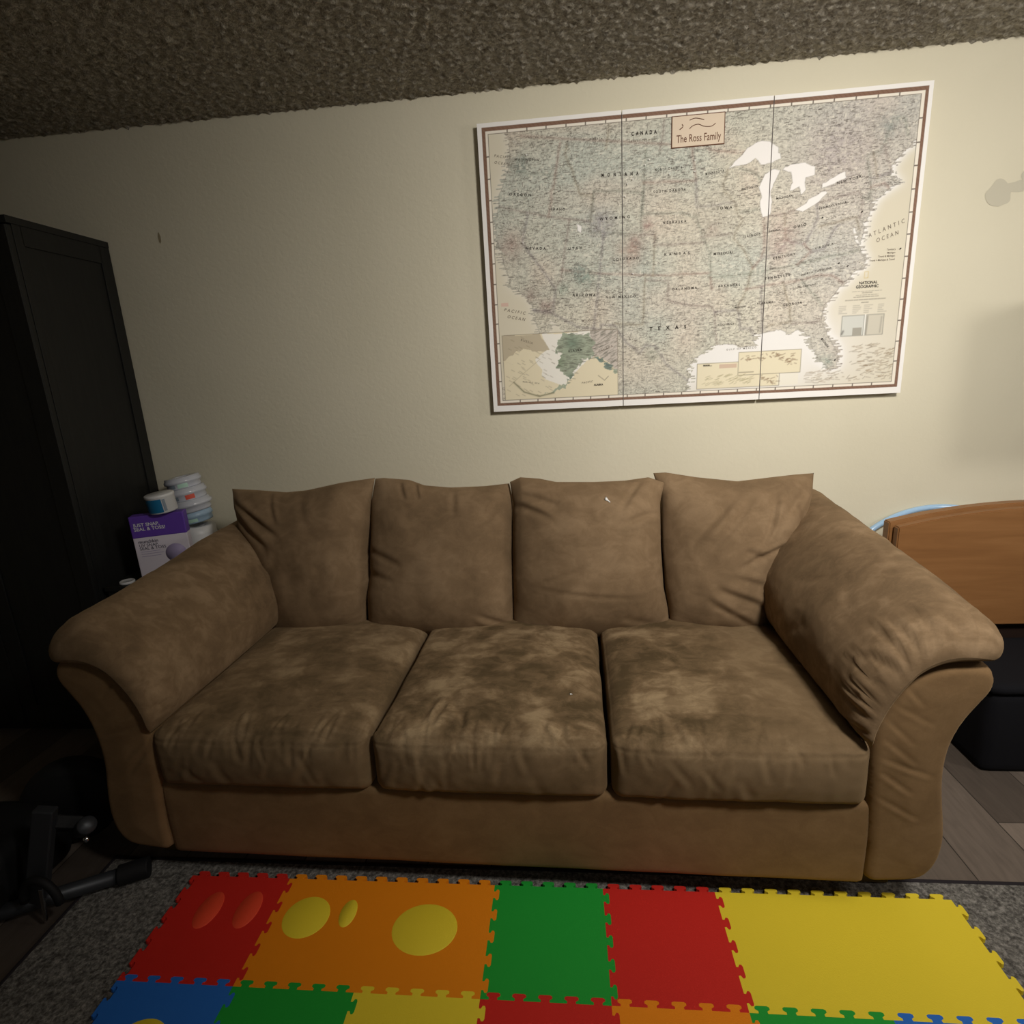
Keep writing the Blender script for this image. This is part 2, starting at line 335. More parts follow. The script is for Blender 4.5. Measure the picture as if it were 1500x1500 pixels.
# flared arm panels: one side profile, mirrored
prof = [(.948, .112), (.944, .20), (.938, .30), (.930, .40), (.926, .47), (.930, .535), (.952, .595), (.978, .645), (1.004, .682), (1.045, .705), (1.095, .714), (1.140, .712),
        (1.165, .698), (1.175, .670), (1.168, .640), (1.148, .608), (1.124, .566), (1.107, .515), (1.099, .46), (1.099, .40), (1.107, .34), (1.117, .28), (1.120, .225), (1.112, .175), (1.092, .136), (1.062, .115), (1.0, .106)]
OUT = resample(catmull([(x, 0, z) for x, z in prof], 6, True)+[Vector((prof[0][0], 0, prof[0][1]))], 150)[:-1]
def arm_body(side, seed):
    pts = [Vector((p.x, p.z)) for p in OUT]; n = len(pts); V2 = [p.copy() for p in pts]; E = [(i, (i+1) % n) for i in range(n)]
    def inside(x, z):
        c = False; j = n-1
        for i in range(n):
            a, b = pts[i], pts[j]
            if (a.y > z) != (b.y > z) and x < (b.x-a.x)*(z-a.y)/(b.y-a.y)+a.x: c = not c
            j = i
        return c
    def dist(x, z):
        m = 9
        for i in range(n):
            a, b = pts[i], pts[(i+1) % n]; e = b-a; t = max(0, min(1, (Vector((x, z))-a).dot(e)/e.length_squared)); m = min(m, (a+e*t-Vector((x, z))).length)
        return m
    D = [0]*n; st = .006; i = 0
    z = .11
    while z < .72:
        x = .93+(st/2 if i % 2 else 0)
        while x < 1.18:
            if inside(x, z):
                d = dist(x, z)
                if d > .0025: V2.append(Vector((x, z))); D.append(d)
            x += st
        z += st*.87; i += 1
    R_ = random.Random(seed); fold = []
    for z in (.66, .615, .57, .52, .47, .43, .36): fold.append((.955+max(0, z-.6)*.5, z, 1.03+R_.uniform(-.02, .04), z-.03-R_.uniform(0, .03), .006, R_.uniform(.0012, .003)))
    vo, eo, fo, ov, oe, of = delaunay_2d_cdt(V2, E, [], 1, 1e-6)
    V = []; key = {}
    for v, orig in zip(vo, ov):
        d = D[orig[0]] if orig else 0; r = .022; t = min(1, d/r)
        y = .022-.030*math.sqrt(max(0, 1-(1-t)**2))-.006*min(1, d/.08)
        if d > 0: y -= creases(fold, v.x, v.y)+.003*nz(v.x, v.y, seed, 9)
        V.append(Vector((side*v.x, y, v.y)))
    F = [tuple(f) if side > 0 else tuple(reversed(f)) for f in fo]
    # side skin going back along the boundary
    b = {}
    for i_, orig in enumerate(ov):
        for o_ in orig:
            if o_ < n: b[o_] = i_
    ring = [b[i] for i in range(n)]; prev = ring
    ysteps = [.05, .15, .3, .45, .6, .75, .9, 1.02]
    for ys_ in ysteps:
        cur = []
        for i in range(n):
            cur.append(len(V)); p = pts[i]; V.append(Vector((side*(p.x+.003*nz(p.x, p.y, ys_+seed, 4)), ys_, p.y+.0*ys_)))
        for i in range(n):
            f = (prev[i], prev[(i+1) % n], cur[(i+1) % n], cur[i]); F.append(f if side > 0 else f[::-1])
        prev = cur
    F.append(tuple(prev) if side > 0 else tuple(prev[::-1]))
    o = link_mesh('arm_panel', V, F, M_base, sofa)
    bm = bmesh.new(); bm.from_mesh(o.data); bmesh.ops.recalc_face_normals(bm, faces=bm.faces); bm.to_mesh(o.data); bm.free()
    return o
arm_body(1, 3); arm_body(-1, 11)

# pillow-top arm pads: an underside line following the arm, a plump upper line
under = resample(catmull([(.922, 0, .498), (.926, 0, .54), (.948, 0, .600), (.975, 0, .652), (1.002, 0, .690), (1.042, 0, .714), (1.095, 0, .724), (1.140, 0, .722), (1.172, 0, .721)], 8), 70)
upper = resample(catmull([(.922, 0, .498), (.888, 0, .535), (.884, 0, .60), (.905, 0, .675), (.952, 0, .745), (1.012, 0, .795), (1.075, 0, .825), (1.126, 0, .826), (1.170, 0, .803), (1.198, 0, .772), (1.197, 0, .738), (1.172, 0, .721)], 8), 70)
def arm_pad(side, seed, rise, low=0):
    R_ = random.Random(seed); cr = []; ROLL_IN = .20
    yoff = lambda fa, y: (.040*max(0, (fa-.78)/.22)**2.2+.02*max(0, (.10-fa)/.10)**2)*max(0, 1-(y+.026)/.35)
    for i in range(15 if side > 0 else 7):                             # gathers fanning from the front seam
        a = .08+.78*(i+R_.random())/15 if side > 0 else R_.uniform(.05, .8)
        cr.append((a, -.03, a-R_.uniform(.01, .10), R_.uniform(.03, .13), R_.uniform(.007, .012), (R_.uniform(.005, .011) if side > 0 else R_.uniform(.002, .005))))
    for i in range(8): 
        a, y = R_.uniform(.1, .85), R_.uniform(.1, .8); cr.append((a, y, a+R_.uniform(-.2, .2), y+R_.uniform(-.15, .15), .02, R_.uniform(.002, .005)))
    cr.append((.90, .02, .93, .10, .016, .008)); 
    ny = 130; na = len(under)-1; V = []; F = []; rows = []; Y0_, Y1_ = -.026, 1.0; YS = []
    for j in range(ny+1):
        t = j/ny; YS.append(Y0_+(Y1_-Y0_)*(t**1.35))
    for y in YS:
        t = (y-Y0_); s = math.sqrt(max(0, 1-(1-min(1, t/.10))**2)); tb = (Y1_-y); s *= math.sqrt(max(.0, 1-(1-min(1, (tb+.004)/.05))**2))
        row = []
        for a in range(na+1):
            U, T = under[a], upper[a]; fa = a/na; up = max(0, math.sin(PI*min(1, fa)))
            P = U.lerp(T, ROLL_IN+(1-ROLL_IN)*s) if s < 1 else T.copy()
            lift = (rise*(max(0, y)/.9)-low)*min(1, max(0, (fa-.12)/.5)); P = P+Vector((0, 0, lift))
            P.x -= .022*math.exp(-((y-.5)/.28)**2)*math.exp(-((fa-.28)/.22)**2)*s           # belly towards the seat
            P.z += .006*math.sin(y*7+seed)*s*up
            # front seam line wanders in a little at the mid of the curve
            nrm = (T-U); nrm = nrm.normalized() if nrm.length > 1e-6 else Vector((0, 0, 1))
            P = P+nrm*(creases(cr, fa, y)+.005*nz(fa*2, y*2, seed, 3)+.0015*nz(fa*1.2, y, seed+4, 24))*min(1, s*1.8)*min(1, up*3)
            row.append(len(V)); V.append(Vector((side*P.x, y+yoff(fa, y), P.z)))
        rows.append(row)
    for j in range(ny):
        for a in range(na): F.append((rows[j][a], rows[j][a+1], rows[j+1][a+1], rows[j+1][a]))
    # underside skin, rolled round the front edge
    urow = []
    for y, j in zip(YS, range(ny+1)):
        urow.append([rows[j][0]]+[0]*(na-1)+[rows[j][na]])
        lift0 = rise*(max(0, y)/.9)-low; k_ = math.sqrt(max(0, 1-(1-min(1, (y-Y0_)/.035))**2))
        for a in range(1, na):
            fa = a/na; P = under[a].lerp(upper[a], ROLL_IN*(1-k_))+Vector((0, 0, lift0*min(1, max(0, (fa-.12)/.5)))); urow[-1][a] = len(V); V.append(Vector((side*P.x, y+yoff(fa, y), P.z-.0005)))
    for j in range(ny):
        for a in range(na): F.append((urow[j][a], urow[j+1][a], urow[j+1][a+1], urow[j][a+1]))
    o = link_mesh('arm_pad', V, F, M_pad, sofa)
    bm = bmesh.new(); bm.from_mesh(o.data); bmesh.ops.remove_doubles(bm, verts=bm.verts, dist=1e-5); bmesh.ops.recalc_face_normals(bm, faces=bm.faces)
    for f in bm.faces: f.smooth = True
    bm.to_mesh(o.data); bm.free(); return o
arm_pad(1, 5, .080); arm_pad(-1, 9, .062, .016)

# back pillows: seam outline measured in the photo, stuffed front and back
def back_pillow(top, right, bottom, left, yb, yt, B, folds, seed, tuck=0):
    n = 84; T = resample([(p[0], p[1], 0) for p in top], n); Rr = resample([(p[0], p[1], 0) for p in right], n); Bo = resample([(p[0], p[1], 0) for p in bottom], n); Le = resample([(p[0], p[1], 0) for p in left], n)
    us = [.5-.5*math.cos(PI*(k/n)) for k in range(n+1)]; us = [.55*u+.45*k/n for k, u in enumerate(us)]
    def at(C, u): x = u*n; i = min(n-1, int(x)); return C[i].lerp(C[i+1], x-i)
    nrm = Vector((0, -.95, .31)); V = []; F = []; front = []; back = []
    for j, v in enumerate(us):
        fr = []; br = []
        for i, u in enumerate(us):
            P = at(T, u)*(1-v)+at(Bo, u)*v+at(Le, v)*(1-u)+at(Rr, v)*u-(T[0]*(1-u)*(1-v)+T[n]*u*(1-v)+Bo[0]*(1-u)*v+Bo[n]*u*v)
            yl = yt+(yb-yt)*v; q = sofa_at(P.x, P.y, yl)
            a = max(0, 1-abs(2*u-1)**2.5)**.62; b = max(0, 1-abs(2*v-1)**2.8)**.60; b *= .86+.28*v
            pr = a*b; e = min(1, pr*4)
            w = creases(folds, u, v)*e+(.016*nz(u, v, seed, 2.8)+.006*nz(u, v, seed+9, 7)+.0009*nz(u, v, seed+2, 26))*e
            fr.append(len(V)); V.append(q+nrm*(B*pr+w))
            if i in (0, n) or j in (0, n): br.append(fr[-1])
            else: br.append(len(V)); V.append(q-nrm*(B*.9*pr))
        front.append(fr); back.append(br)
    for j in range(n):
        for i in range(n):
            F.append((front[j][i], front[j+1][i], front[j+1][i+1], front[j][i+1])); F.append((back[j][i], back[j][i+1], back[j+1][i+1], back[j+1][i]))
    return link_mesh('back_cushion', V, F, M_pillow, sofa)
YB, YT, BB = .675, .815, .125
back_pillow([(340, 716), (380, 718), (420, 721), (450, 718), (500, 707), (549, 700)], [(549, 700), (544, 735), (543, 790), (542, 850), (538, 880), (536, 921)],
            [(398, 934), (450, 931), (490, 927), (536, 921)], [(340, 716), (344, 745), (353, 775), (374, 815), (392, 850), (398, 880), (398, 934)], YB, YT, BB,
            [(.04, .10, .34, .30, .022, .012), (.30, .03, .36, .22, .016, .006), (.02, .16, .22, .40, .03, .012), (.52, .02, .60, .3, .03, .004), (.1, .62, .3, .5, .03, .006)], 1)
back_pillow([(550, 701), (562, 700), (600, 703), (622, 711), (660, 714), (710, 712), (746, 708)], [(746, 708), (751, 730), (753, 800), (753, 860), (751, 931)],
            [(540, 924), (600, 928), (650, 934), (700, 933), (751, 931)], [(550, 701), (544, 735), (544, 790), (543, 840), (539, 870), (540, 924)], YB, YT, BB,
            [(.31, 0, .36, .10, .012, .010), (.20, .03, .26, .13, .014, .006), (.99, .93, .80, .85, .018, .010), (.03, .48, .25, .55, .02, .008), (.97, .08, .78, .28, .03, .007), (.0, .62, .2, .66, .02, .006), (.6, .04, .62, .2, .02, .005)], 2)
back_pillow([(747, 706), (762, 699), (790, 701), (815, 706), (870, 706), (915, 704), (950, 699), (973, 707)], [(973, 707), (967, 735), (968, 800), (972, 860), (978, 890), (981, 920)],
            [(753, 931), (800, 935), (870, 934), (930, 927), (981, 920)], [(747, 706), (752, 740), (751, 800), (752, 860), (753, 931)], YB, YT-.02, BB+.008,
            [(.02, .18, .26, .25, .018, .010), (.06, .12, .3, .16, .02, .006), (.97, .23, .72, .30, .018, .009), (.84, .03, .72, .2, .02, .008), (.18, .66, .55, .52, .012, .004), (.2, .68, .8, .76, .012, .004), (.9, .95, .7, .88, .02, .006)], 3)
back_pillow([(957, 693), (975, 692), (1020, 699), (1080, 705), (1130, 699), (1165, 695), (1192, 693)], [(1192, 693), (1190, 722), (1176, 775), (1150, 812), (1136, 850), (1134, 890), (1140, 935)],
            [(983, 920), (1020, 925), (1070, 929), (1140, 935)], [(957, 693), (968, 730), (970, 800), (974, 860), (979, 890), (983, 920)], YB, YT+.02, BB,
            [(.48, .10, .22, .42, .020, .010), (.56, .14, .36, .45, .018, .007), (.72, .12, .70, .40, .022, .010), (.62, .56, .98, .42, .018, .012), (.6, .48, .78, .53, .022, .010), (.45, .72, .95, .84, .020, .013), (.36, .80, .78, .95, .022, .010), (.55, .64, .97, .72, .018, .009), (.95, .06, .8, .26, .03, .010), (.86, .2, .98, .34, .016, .007)], 4)
# small pale fluff mark on the third pillow and crumb on the seat are left as pieces of lint
for x, y, zb in ((-1.02, .102, .0094), (1.02, .102, .0094), (-1.02, .90, 0), (1.02, .90, 0)):
    bm = bmesh.new(); add_box(bm, (-.075, -.032, zb), (.075, .032, .115), .006)
    for v in bm.verts:
        k = .78+.22*v.co.z/.115; v.co.x = x*.975+v.co.x*k; v.co.y = y+.01+v.co.y*k
    bm_obj('foot', bm, M_foot, sofa)
# bits of lint lying on the third pillow and the middle seat
from mathutils.bvhtree import BVHTree
def on_sofa(u, v, prefix):
    d = (Fv+RT*((u-750)/FPX)+UP*((750-v)/FPX)); inv = Matrix.Translation(SO) @ Matrix.Rotation(SA, 4, 'Z'); inv = inv.inverted(); o_ = inv @ CAM; dl = (inv.to_3x3() @ d).normalized(); best = None
    for ob in sofa.children:
        if ob.name.startswith(prefix):
            t = BVHTree.FromPolygons([v_.co for v_ in ob.data.vertices], [tuple(p.vertices) for p in ob.data.polygons]); h = t.ray_cast(o_, dl)
            if h[0] and (best is None or h[3] < best[3]): best = h
    return best
for u, v, pre, L_, W_, lab_ in ((889, 732, 'back_cushion', .013, .006, 'pale fluff of lint near the top of the third back pillow'), (836, 1017, 'seat_cushion', .004, .003, 'white crumb lying on the middle seat cushion')):
    h = on_sofa(u, v, pre)
    if h:
        n_ = h[1] if h[1].y < 0 or h[1].z > 0 else -h[1]; V = []; F = []
        for k in range(12):
            a = 2*PI*k/12; r = 1+.4*math.sin(3*a+1); V.append((L_*r*math.cos(a), W_*r*math.sin(a), 0))
        V.append((0, 0, .0028)); F = [(k, (k+1) % 12, 12) for k in range(12)]+[tuple(range(11, -1, -1))]
        q = n_.to_track_quat('Z', 'Y'); o = link_mesh('lint', [q @ (Matrix.Rotation(-.9, 3, 'Z') @ Vector(p)) for p in V], F, M_pinw)
        o.matrix_world = Matrix.Translation(SO) @ Matrix.Rotation(SA, 4, 'Z') @ Matrix.Translation(h[0]+n_*.0006); tag(o, lab_, 'lint')

# ------------------------------------------------------------------ the wall map: three canvases, one print
MX, MZ, PW, MH, MT = -.289, 1.239, .528, 1.048, .034
st = .0022; GW = int(round(3*PW/st)); GH = int(round(MH/st))
gx = (np.arange(GW)+.5)*st; gz = (np.arange(GH)+.5)*st; XX, ZZ = np.meshgrid(gx, gz)
def albers(lon, lat):
    r = np.radians; p1, p2, p0 = r(29.5), r(45.5), r(37.5); n = (np.sin(p1)+np.sin(p2))/2; C = np.cos(p1)**2+2*n*np.sin(p1)
    rho = lambda p: np.sqrt(C-2*n*np.sin(p))/n; th = n*r(lon+96); return rho(r(lat))*np.sin(th), rho(p0)-rho(r(lat))*np.cos(th)
def ll(P):
    P = np.array(P, float); X, Y = albers(P[:, 0], P[:, 1]); return np.stack([2.0782*X-.0329*Y+.8144, .0042*X+2.0244*Y+.4974], 1)
def rough(P, amp, n=6, seed=0):                      # fractal wobble so coasts are not straight strokes
    r = np.random.RandomState(seed); out = []
    for a, b in zip(P, np.roll(P, -1, 0)):
        l = np.hypot(*(b-a)); k = n if l < .3 else 1
        for t in range(k):
            p = a+(b-a)*t/k
            if t: p = p+r.normal(0, amp*min(1, l/.04), 2)
            out.append(p)
    return np.array(out)
def fill(P):
    c = np.zeros(XX.shape, bool); j = len(P)-1
    for i in range(len(P)):
        (x1, z1), (x2, z2) = P[i], P[j]; j = i
        if z1 == z2: continue
        cond = ((z1 > ZZ) != (z2 > ZZ)) & (XX < (x2-x1)*(ZZ-z1)/(z2-z1)+x1); c ^= cond
    return c
def strokes(P, w, closed=False):
    m = np.zeros(XX.shape, np.float32)
    pts = list(P)+([P[0]] if closed else [])
    for a, b in zip(pts, pts[1:]):
        x0, x1 = min(a[0], b[0])-3*w, max(a[0], b[0])+3*w; z0, z1 = min(a[1], b[1])-3*w, max(a[1], b[1])+3*w
        i0, i1 = max(0, int(x0/st)), min(GW, int(x1/st)+2); j0, j1 = max(0, int(z0/st)), min(GH, int(z1/st)+2)
        if i1 <= i0 or j1 <= j0: continue
        xs_, zs_ = XX[j0:j1, i0:i1], ZZ[j0:j1, i0:i1]; dx, dz = b[0]-a[0], b[1]-a[1]; l2 = dx*dx+dz*dz+1e-12
        t = np.clip(((xs_-a[0])*dx+(zs_-a[1])*dz)/l2, 0, 1); d = np.hypot(xs_-a[0]-t*dx, zs_-a[1]-t*dz)
        m[j0:j1, i0:i1] = np.maximum(m[j0:j1, i0:i1], np.exp(-(d/w)**2))
    return m
def vnoise(cx, cz, seed):
    r = np.random.RandomState(seed); nx_, nz_ = int(GW*st/cx)+4, int(GH*st/cz)+4; g = r.rand(nz_, nx_)
    u, v = XX/cx, ZZ/cz; i, j = u.astype(int), v.astype(int); fu, fv = u-i, v-j; fu = fu*fu*(3-2*fu); fv = fv*fv*(3-2*fv)
    return g[j, i]*(1-fu)*(1-fv)+g[j, i+1]*fu*(1-fv)+g[j+1, i]*(1-fu)*fv+g[j+1, i+1]*fu*fv
def blur(a, n):
    for _ in range(n):
        a = (a+np.roll(a, 1, 0)+np.roll(a, -1, 0)+np.roll(a, 1, 1)+np.roll(a, -1, 1))/5
    return a
pac = rough(ll([(-140, 52), (-128.5, 51.2), (-127, 49.9), (-125.6, 48.9), (-123.5, 48.35), (-123.1, 48.15), (-124.7, 48.4), (-124.6, 47.8), (-124.1, 46.9), (-123.9, 46.2), (-124.1, 44.6), (-124.5, 42.85), (-124.2, 42), (-124.1, 41), (-124.4, 40.4), (-123.8, 39.5), (-123.7, 38.9), (-123, 38.2), (-122.5, 37.7), (-122.4, 37.2), (-121.9, 36.6), (-121.3, 35.7), (-120.65, 35.1), (-120.6, 34.55), (-119.2, 34.1), (-118.4, 33.75), (-117.3, 33), (-117.1, 32.5), (-116.6, 31.6), (-116, 30.5), (-115.6, 29.5), (-114.5, 28.5), (-114.2, 27.5), (-112, 25), (-125, 22), (-145, 30)]), .0025, 5, 1)
calif = rough(ll([(-114.8, 31.8), (-113.1, 31.2), (-112.2, 29.5), (-111, 28), (-110, 26.8), (-110, 25), (-111.3, 26.5), (-112.8, 28.3), (-114.5, 30)]), .002, 4, 2)
atl = rough(ll([(-97.6, 22.5), (-97.7, 24), (-97.2, 25.9), (-97.4, 27.2), (-96.5, 28.3), (-95.2, 29), (-94.6, 29.5), (-93.8, 29.7), (-92.3, 29.55), (-91.3, 29.3), (-90.8, 29.05), (-90.1, 29.1), (-89.2, 29), (-89.5, 29.6), (-89.4, 30.2), (-88.1, 30.3), (-87.2, 30.35), (-86.3, 30.4), (-85.3, 29.7), (-84.3, 30.05), (-83.7, 29.9), (-82.8, 29), (-82.8, 27.9), (-82.4, 27.2), (-81.8, 26.2), (-81.1, 25.2), (-80.4, 25.2), (-80.1, 26), (-80.05, 26.9), (-80.6, 28.3), (-81.2, 29.6), (-81.4, 30.7), (-81, 32), (-79.9, 32.7), (-79.2, 33.2), (-78.5, 33.85), (-77.9, 33.95), (-77, 34.65), (-76.5, 34.65), (-75.5, 35.25), (-75.9, 36.6), (-76, 36.95), (-76.4, 37.5), (-76.4, 39), (-76, 38), (-75.95, 37.2), (-75.1, 38.4), (-75.1, 38.8), (-75.5, 39.4), (-74.9, 38.95), (-74.1, 39.8), (-74, 40.55), (-72.5, 40.85), (-71.9, 41.2), (-71.5, 41.4), (-70.7, 41.5), (-69.95, 41.65), (-70.1, 42.05), (-70.6, 41.9), (-70.9, 42.4), (-70.7, 43.1), (-69.8, 43.8), (-68.5, 44.3), (-67, 44.8), (-66, 45.1), (-64.8, 45.6), (-66.1, 43.8), (-65.5, 43.5), (-63.5, 44.6), (-61, 45.3), (-59, 46.5), (-50, 48), (-50, 18), (-97.6, 18)]), .0022, 4, 3)
lakes = [[(-92.1, 46.7), (-90.5, 47.6), (-89.2, 48.4), (-87.5, 48.8), (-86, 48.6), (-84.9, 47.9), (-84.7, 46.8), (-86, 46.6), (-87.4, 46.6), (-88.2, 47.3), (-89.5, 46.9), (-91, 46.9)],
         [(-87.6, 41.7), (-86.6, 41.9), (-86.3, 43), (-86.4, 44), (-85.6, 45), (-84.9, 45.8), (-86, 46), (-87, 45.7), (-87.9, 44.6), (-87.6, 43.7), (-87.9, 43), (-87.8, 42.2)],
         [(-84.6, 45.8), (-83.5, 45.4), (-83.4, 44.4), (-83.9, 43.7), (-82.6, 43.9), (-82.4, 43.1), (-81.7, 43.5), (-81.6, 44.6), (-80.4, 44.6), (-80.2, 45.4), (-81.5, 46), (-83.5, 46.1)],
         [(-83.4, 41.8), (-82.4, 41.5), (-81, 41.85), (-79, 42.7), (-79.2, 42.9), (-81, 42.65), (-82.4, 42.1)], [(-79.7, 43.25), (-78, 43.35), (-76.4, 43.55), (-76.4, 44.2), (-78, 43.95), (-79.5, 43.7)], [(-112.9, 41.7), (-112.2, 41.5), (-112.1, 40.8), (-112.7, 41)]]
lakes = [rough(ll(l), .002, 3, 10+i) for i, l in enumerate(lakes)]
def near(P, w): return strokes(P, w, True)
ocean = fill(pac) | fill(calif) | fill(atl); lk = np.zeros_like(ocean)
for l in lakes: lk |= fill(l)
# names of the coastal towns bristle out over the sea: grow the land in thin uneven rows
rl_ = np.random.RandomState(3).rand(GH//2+1, GW//45+2); rr_ = rl_[(np.arange(GH)//2)[:, None], (np.arange(GW)//45)[None, :]]
shift = (((rr_ > .35)*rr_**1.6*.030)/st).astype(int); og = ocean.copy(); idxs = np.arange(GW)[None, :]
rows_ = np.arange(GH)[:, None]; o2 = ocean & ocean[rows_, np.clip(idxs-shift, 0, GW-1)] & ocean[rows_, np.clip(idxs+shift, 0, GW-1)]
land = ~(o2 | lk); fringe = ocean & ~o2; rowdark = (np.random.RandomState(8).rand(GH, 1) > .5)
def c3(*c): return np.array(lin(c)[:3])
base = np.zeros(XX.shape+(3,))
t1 = vnoise(.19, .17, 5)[..., None]; t2 = vnoise(.11, .13, 6)[..., None]
landc = c3(212, 205, 187)*(1-t1)+c3(190, 195, 184)*t1; landc = landc*(1-.45*np.clip(t2*2-.9, 0, 1))+c3(222, 200, 182)*(.45*np.clip(t2*2-.9, 0, 1))
canada = (ZZ > .905+.0*XX) & (XX < .98); eastm = np.clip((XX-.95)/.4, 0, 1)[..., None]
landc = landc*(1-.45*eastm)+c3(204, 192, 188)*.45*eastm
cream = c3(215, 207, 186); white = c3(234, 231, 227)
nearc = blur(land.astype(float), 110)[..., None]; gulf = np.exp(-((XX-1.0)/.38)**2-((ZZ-.17)/.16)**2)[..., None]; east = np.clip((XX-1.2)/.2, 0, 1)[..., None]
sw = np.clip(nearc*1.6*(.3+.9*east)+gulf*1.3, 0, 1); sea = cream*(1-sw)+white*sw
base[:] = np.where(land[..., None], landc, sea); base[lk] = c3(238, 234, 230)
# state lines, tinted
SL = [[(-124.1, 42), (-120, 42), (-117, 42), (-111.05, 42)], [(-124, 46.2), (-122.8, 45.7), (-121, 45.65), (-119, 46), (-117, 46)], [(-117, 49), (-117, 46), (-116.9, 45.2), (-117.2, 44.3), (-117, 43.8), (-117, 42)], [(-120, 42), (-120, 39), (-114.6, 35), (-114.5, 32.7), (-117.1, 32.5)],
      [(-116, 49), (-116, 48), (-114.5, 46.6), (-113.9, 45.6), (-113, 44.5), (-111.1, 44.6), (-111.05, 42)], [(-114.05, 42), (-114.05, 36.2), (-114.6, 35)], [(-111.05, 45), (-104.05, 45), (-104.05, 41), (-111.05, 41), (-111.05, 45)], [(-114.05, 37), (-109.05, 37), (-102.05, 37), (-94.6, 37)], [(-109.05, 41), (-109.05, 31.3)],
      [(-102.05, 41), (-102.05, 37)], [(-104.05, 41), (-102.05, 41), (-102.05, 40), (-95.3, 40)], [(-104.05, 49), (-104.05, 43), (-98.5, 43), (-96.5, 42.5), (-95.8, 41), (-95.3, 40), (-94.6, 39.1), (-94.6, 36.5)], [(-104.05, 45.94), (-96.6, 45.94), (-97.2, 49)], [(-96.6, 45.94), (-96.45, 43.5), (-91.2, 43.5)], [(-103, 37), (-103, 32), (-106.6, 32), (-106.6, 31.8)], [(-103, 36.5), (-100, 36.5), (-100, 34.5), (-98, 34.1), (-96.5, 33.8), (-94.5, 33.6), (-94.05, 33), (-94, 31), (-93.8, 29.7)],
      [(-94.6, 36.5), (-89.5, 36.5)], [(-94.4, 35.4), (-94.6, 36.5)], [(-94.05, 33), (-91.2, 33), (-91, 31), (-89.7, 31), (-89.5, 30.2)], [(-92.1, 46.7), (-92.3, 46.1), (-92.8, 45.5), (-92.7, 44.7), (-91.2, 43.5), (-91, 42.5), (-90.2, 41.8), (-91.1, 41), (-91.4, 40.4), (-91.5, 40), (-90.2, 38.8), (-89.2, 37), (-89.5, 36.5), (-90, 35), (-91.1, 33.5), (-91.2, 33)],
      [(-95.8, 40.6), (-91.7, 40.6)], [(-90.6, 42.5), (-87.8, 42.5)], [(-87.5, 41.7), (-87.5, 39.3), (-88, 37.9), (-89.2, 37)], [(-88, 37.9), (-86, 38), (-84.8, 39.1), (-82.6, 38.4), (-81.7, 39.3), (-80.6, 40.6), (-80.5, 42)], [(-84.8, 39.1), (-84.8, 41.7)], [(-87, 41.75), (-83.4, 41.75)], [(-89.5, 36.5), (-83.7, 36.6), (-75.9, 36.55)], [(-90.2, 35), (-83.1, 35), (-81, 35.1), (-79.7, 34.8), (-78.5, 33.85)], [(-88.2, 35), (-88.4, 30.3)], [(-85.6, 35), (-85, 32.5), (-85, 31), (-87.6, 31)], [(-85, 30.8), (-82.2, 30.5), (-81.4, 30.7)], [(-83.3, 35), (-81.2, 32.2)],
      [(-83.7, 36.6), (-81.9, 37.5), (-82.6, 38.4)], [(-81.9, 37.5), (-80.3, 37.5), (-78.3, 39.4), (-77.7, 39.3)], [(-80.5, 39.72), (-75.8, 39.72), (-75.7, 38.5)], [(-80.5, 42), (-75.3, 42), (-74.7, 41.4), (-75.1, 40), (-75.5, 39.6)], [(-74.7, 41.4), (-73.9, 41), (-73.5, 42), (-73.3, 45), (-71.5, 45), (-70.3, 46.2), (-69.2, 47.4), (-67.8, 47.1), (-67.8, 45.6)], [(-73.5, 42.05), (-71.8, 42.02), (-71.4, 41.5)], [(-73.3, 42.75), (-70.8, 42.8)], [(-72.5, 45), (-72.5, 42.75)], [(-70.7, 43.1), (-71, 45.3)], [(-90.4, 46.6), (-88, 45.8), (-87.6, 45.1)],
      [(-123.1, 49), (-95.2, 49), (-94.6, 48.7), (-92, 48.3), (-89.6, 48)], [(-117.1, 32.5), (-114.8, 32.5), (-111, 31.33), (-108.2, 31.33), (-108.2, 31.8), (-106.5, 31.8), (-104.8, 30), (-103.1, 29), (-102.5, 29.8), (-101.4, 29.8), (-99.5, 27.5), (-97.2, 25.9)], [(-110, 49), (-110, 52)], [(-102, 49), (-101.5, 52)], [(-95.2, 49), (-95, 52)]]
tints = [c3(150, 132, 126), c3(132, 142, 128), c3(166, 128, 116), c3(134, 128, 136), c3(150, 136, 108)]
for i, s in enumerate(SL):
    P = ll(s); P = np.array([P[0]]+[p for a, b in zip(P, P[1:]) for p in [a+(b-a)*k/4+rng.normal(0, .0012, 2)*(k < 4) for k in range(1, 5)]])
    a = (strokes(P, .0060)*.42)[..., None]*land[..., None]; base = base*(1-a)+tints[i % 5]*a
    a = (strokes(P, .0015)*.34)[..., None]; a = a*land[..., None]; base = base*(1-a)+c3(112, 100, 92)*a
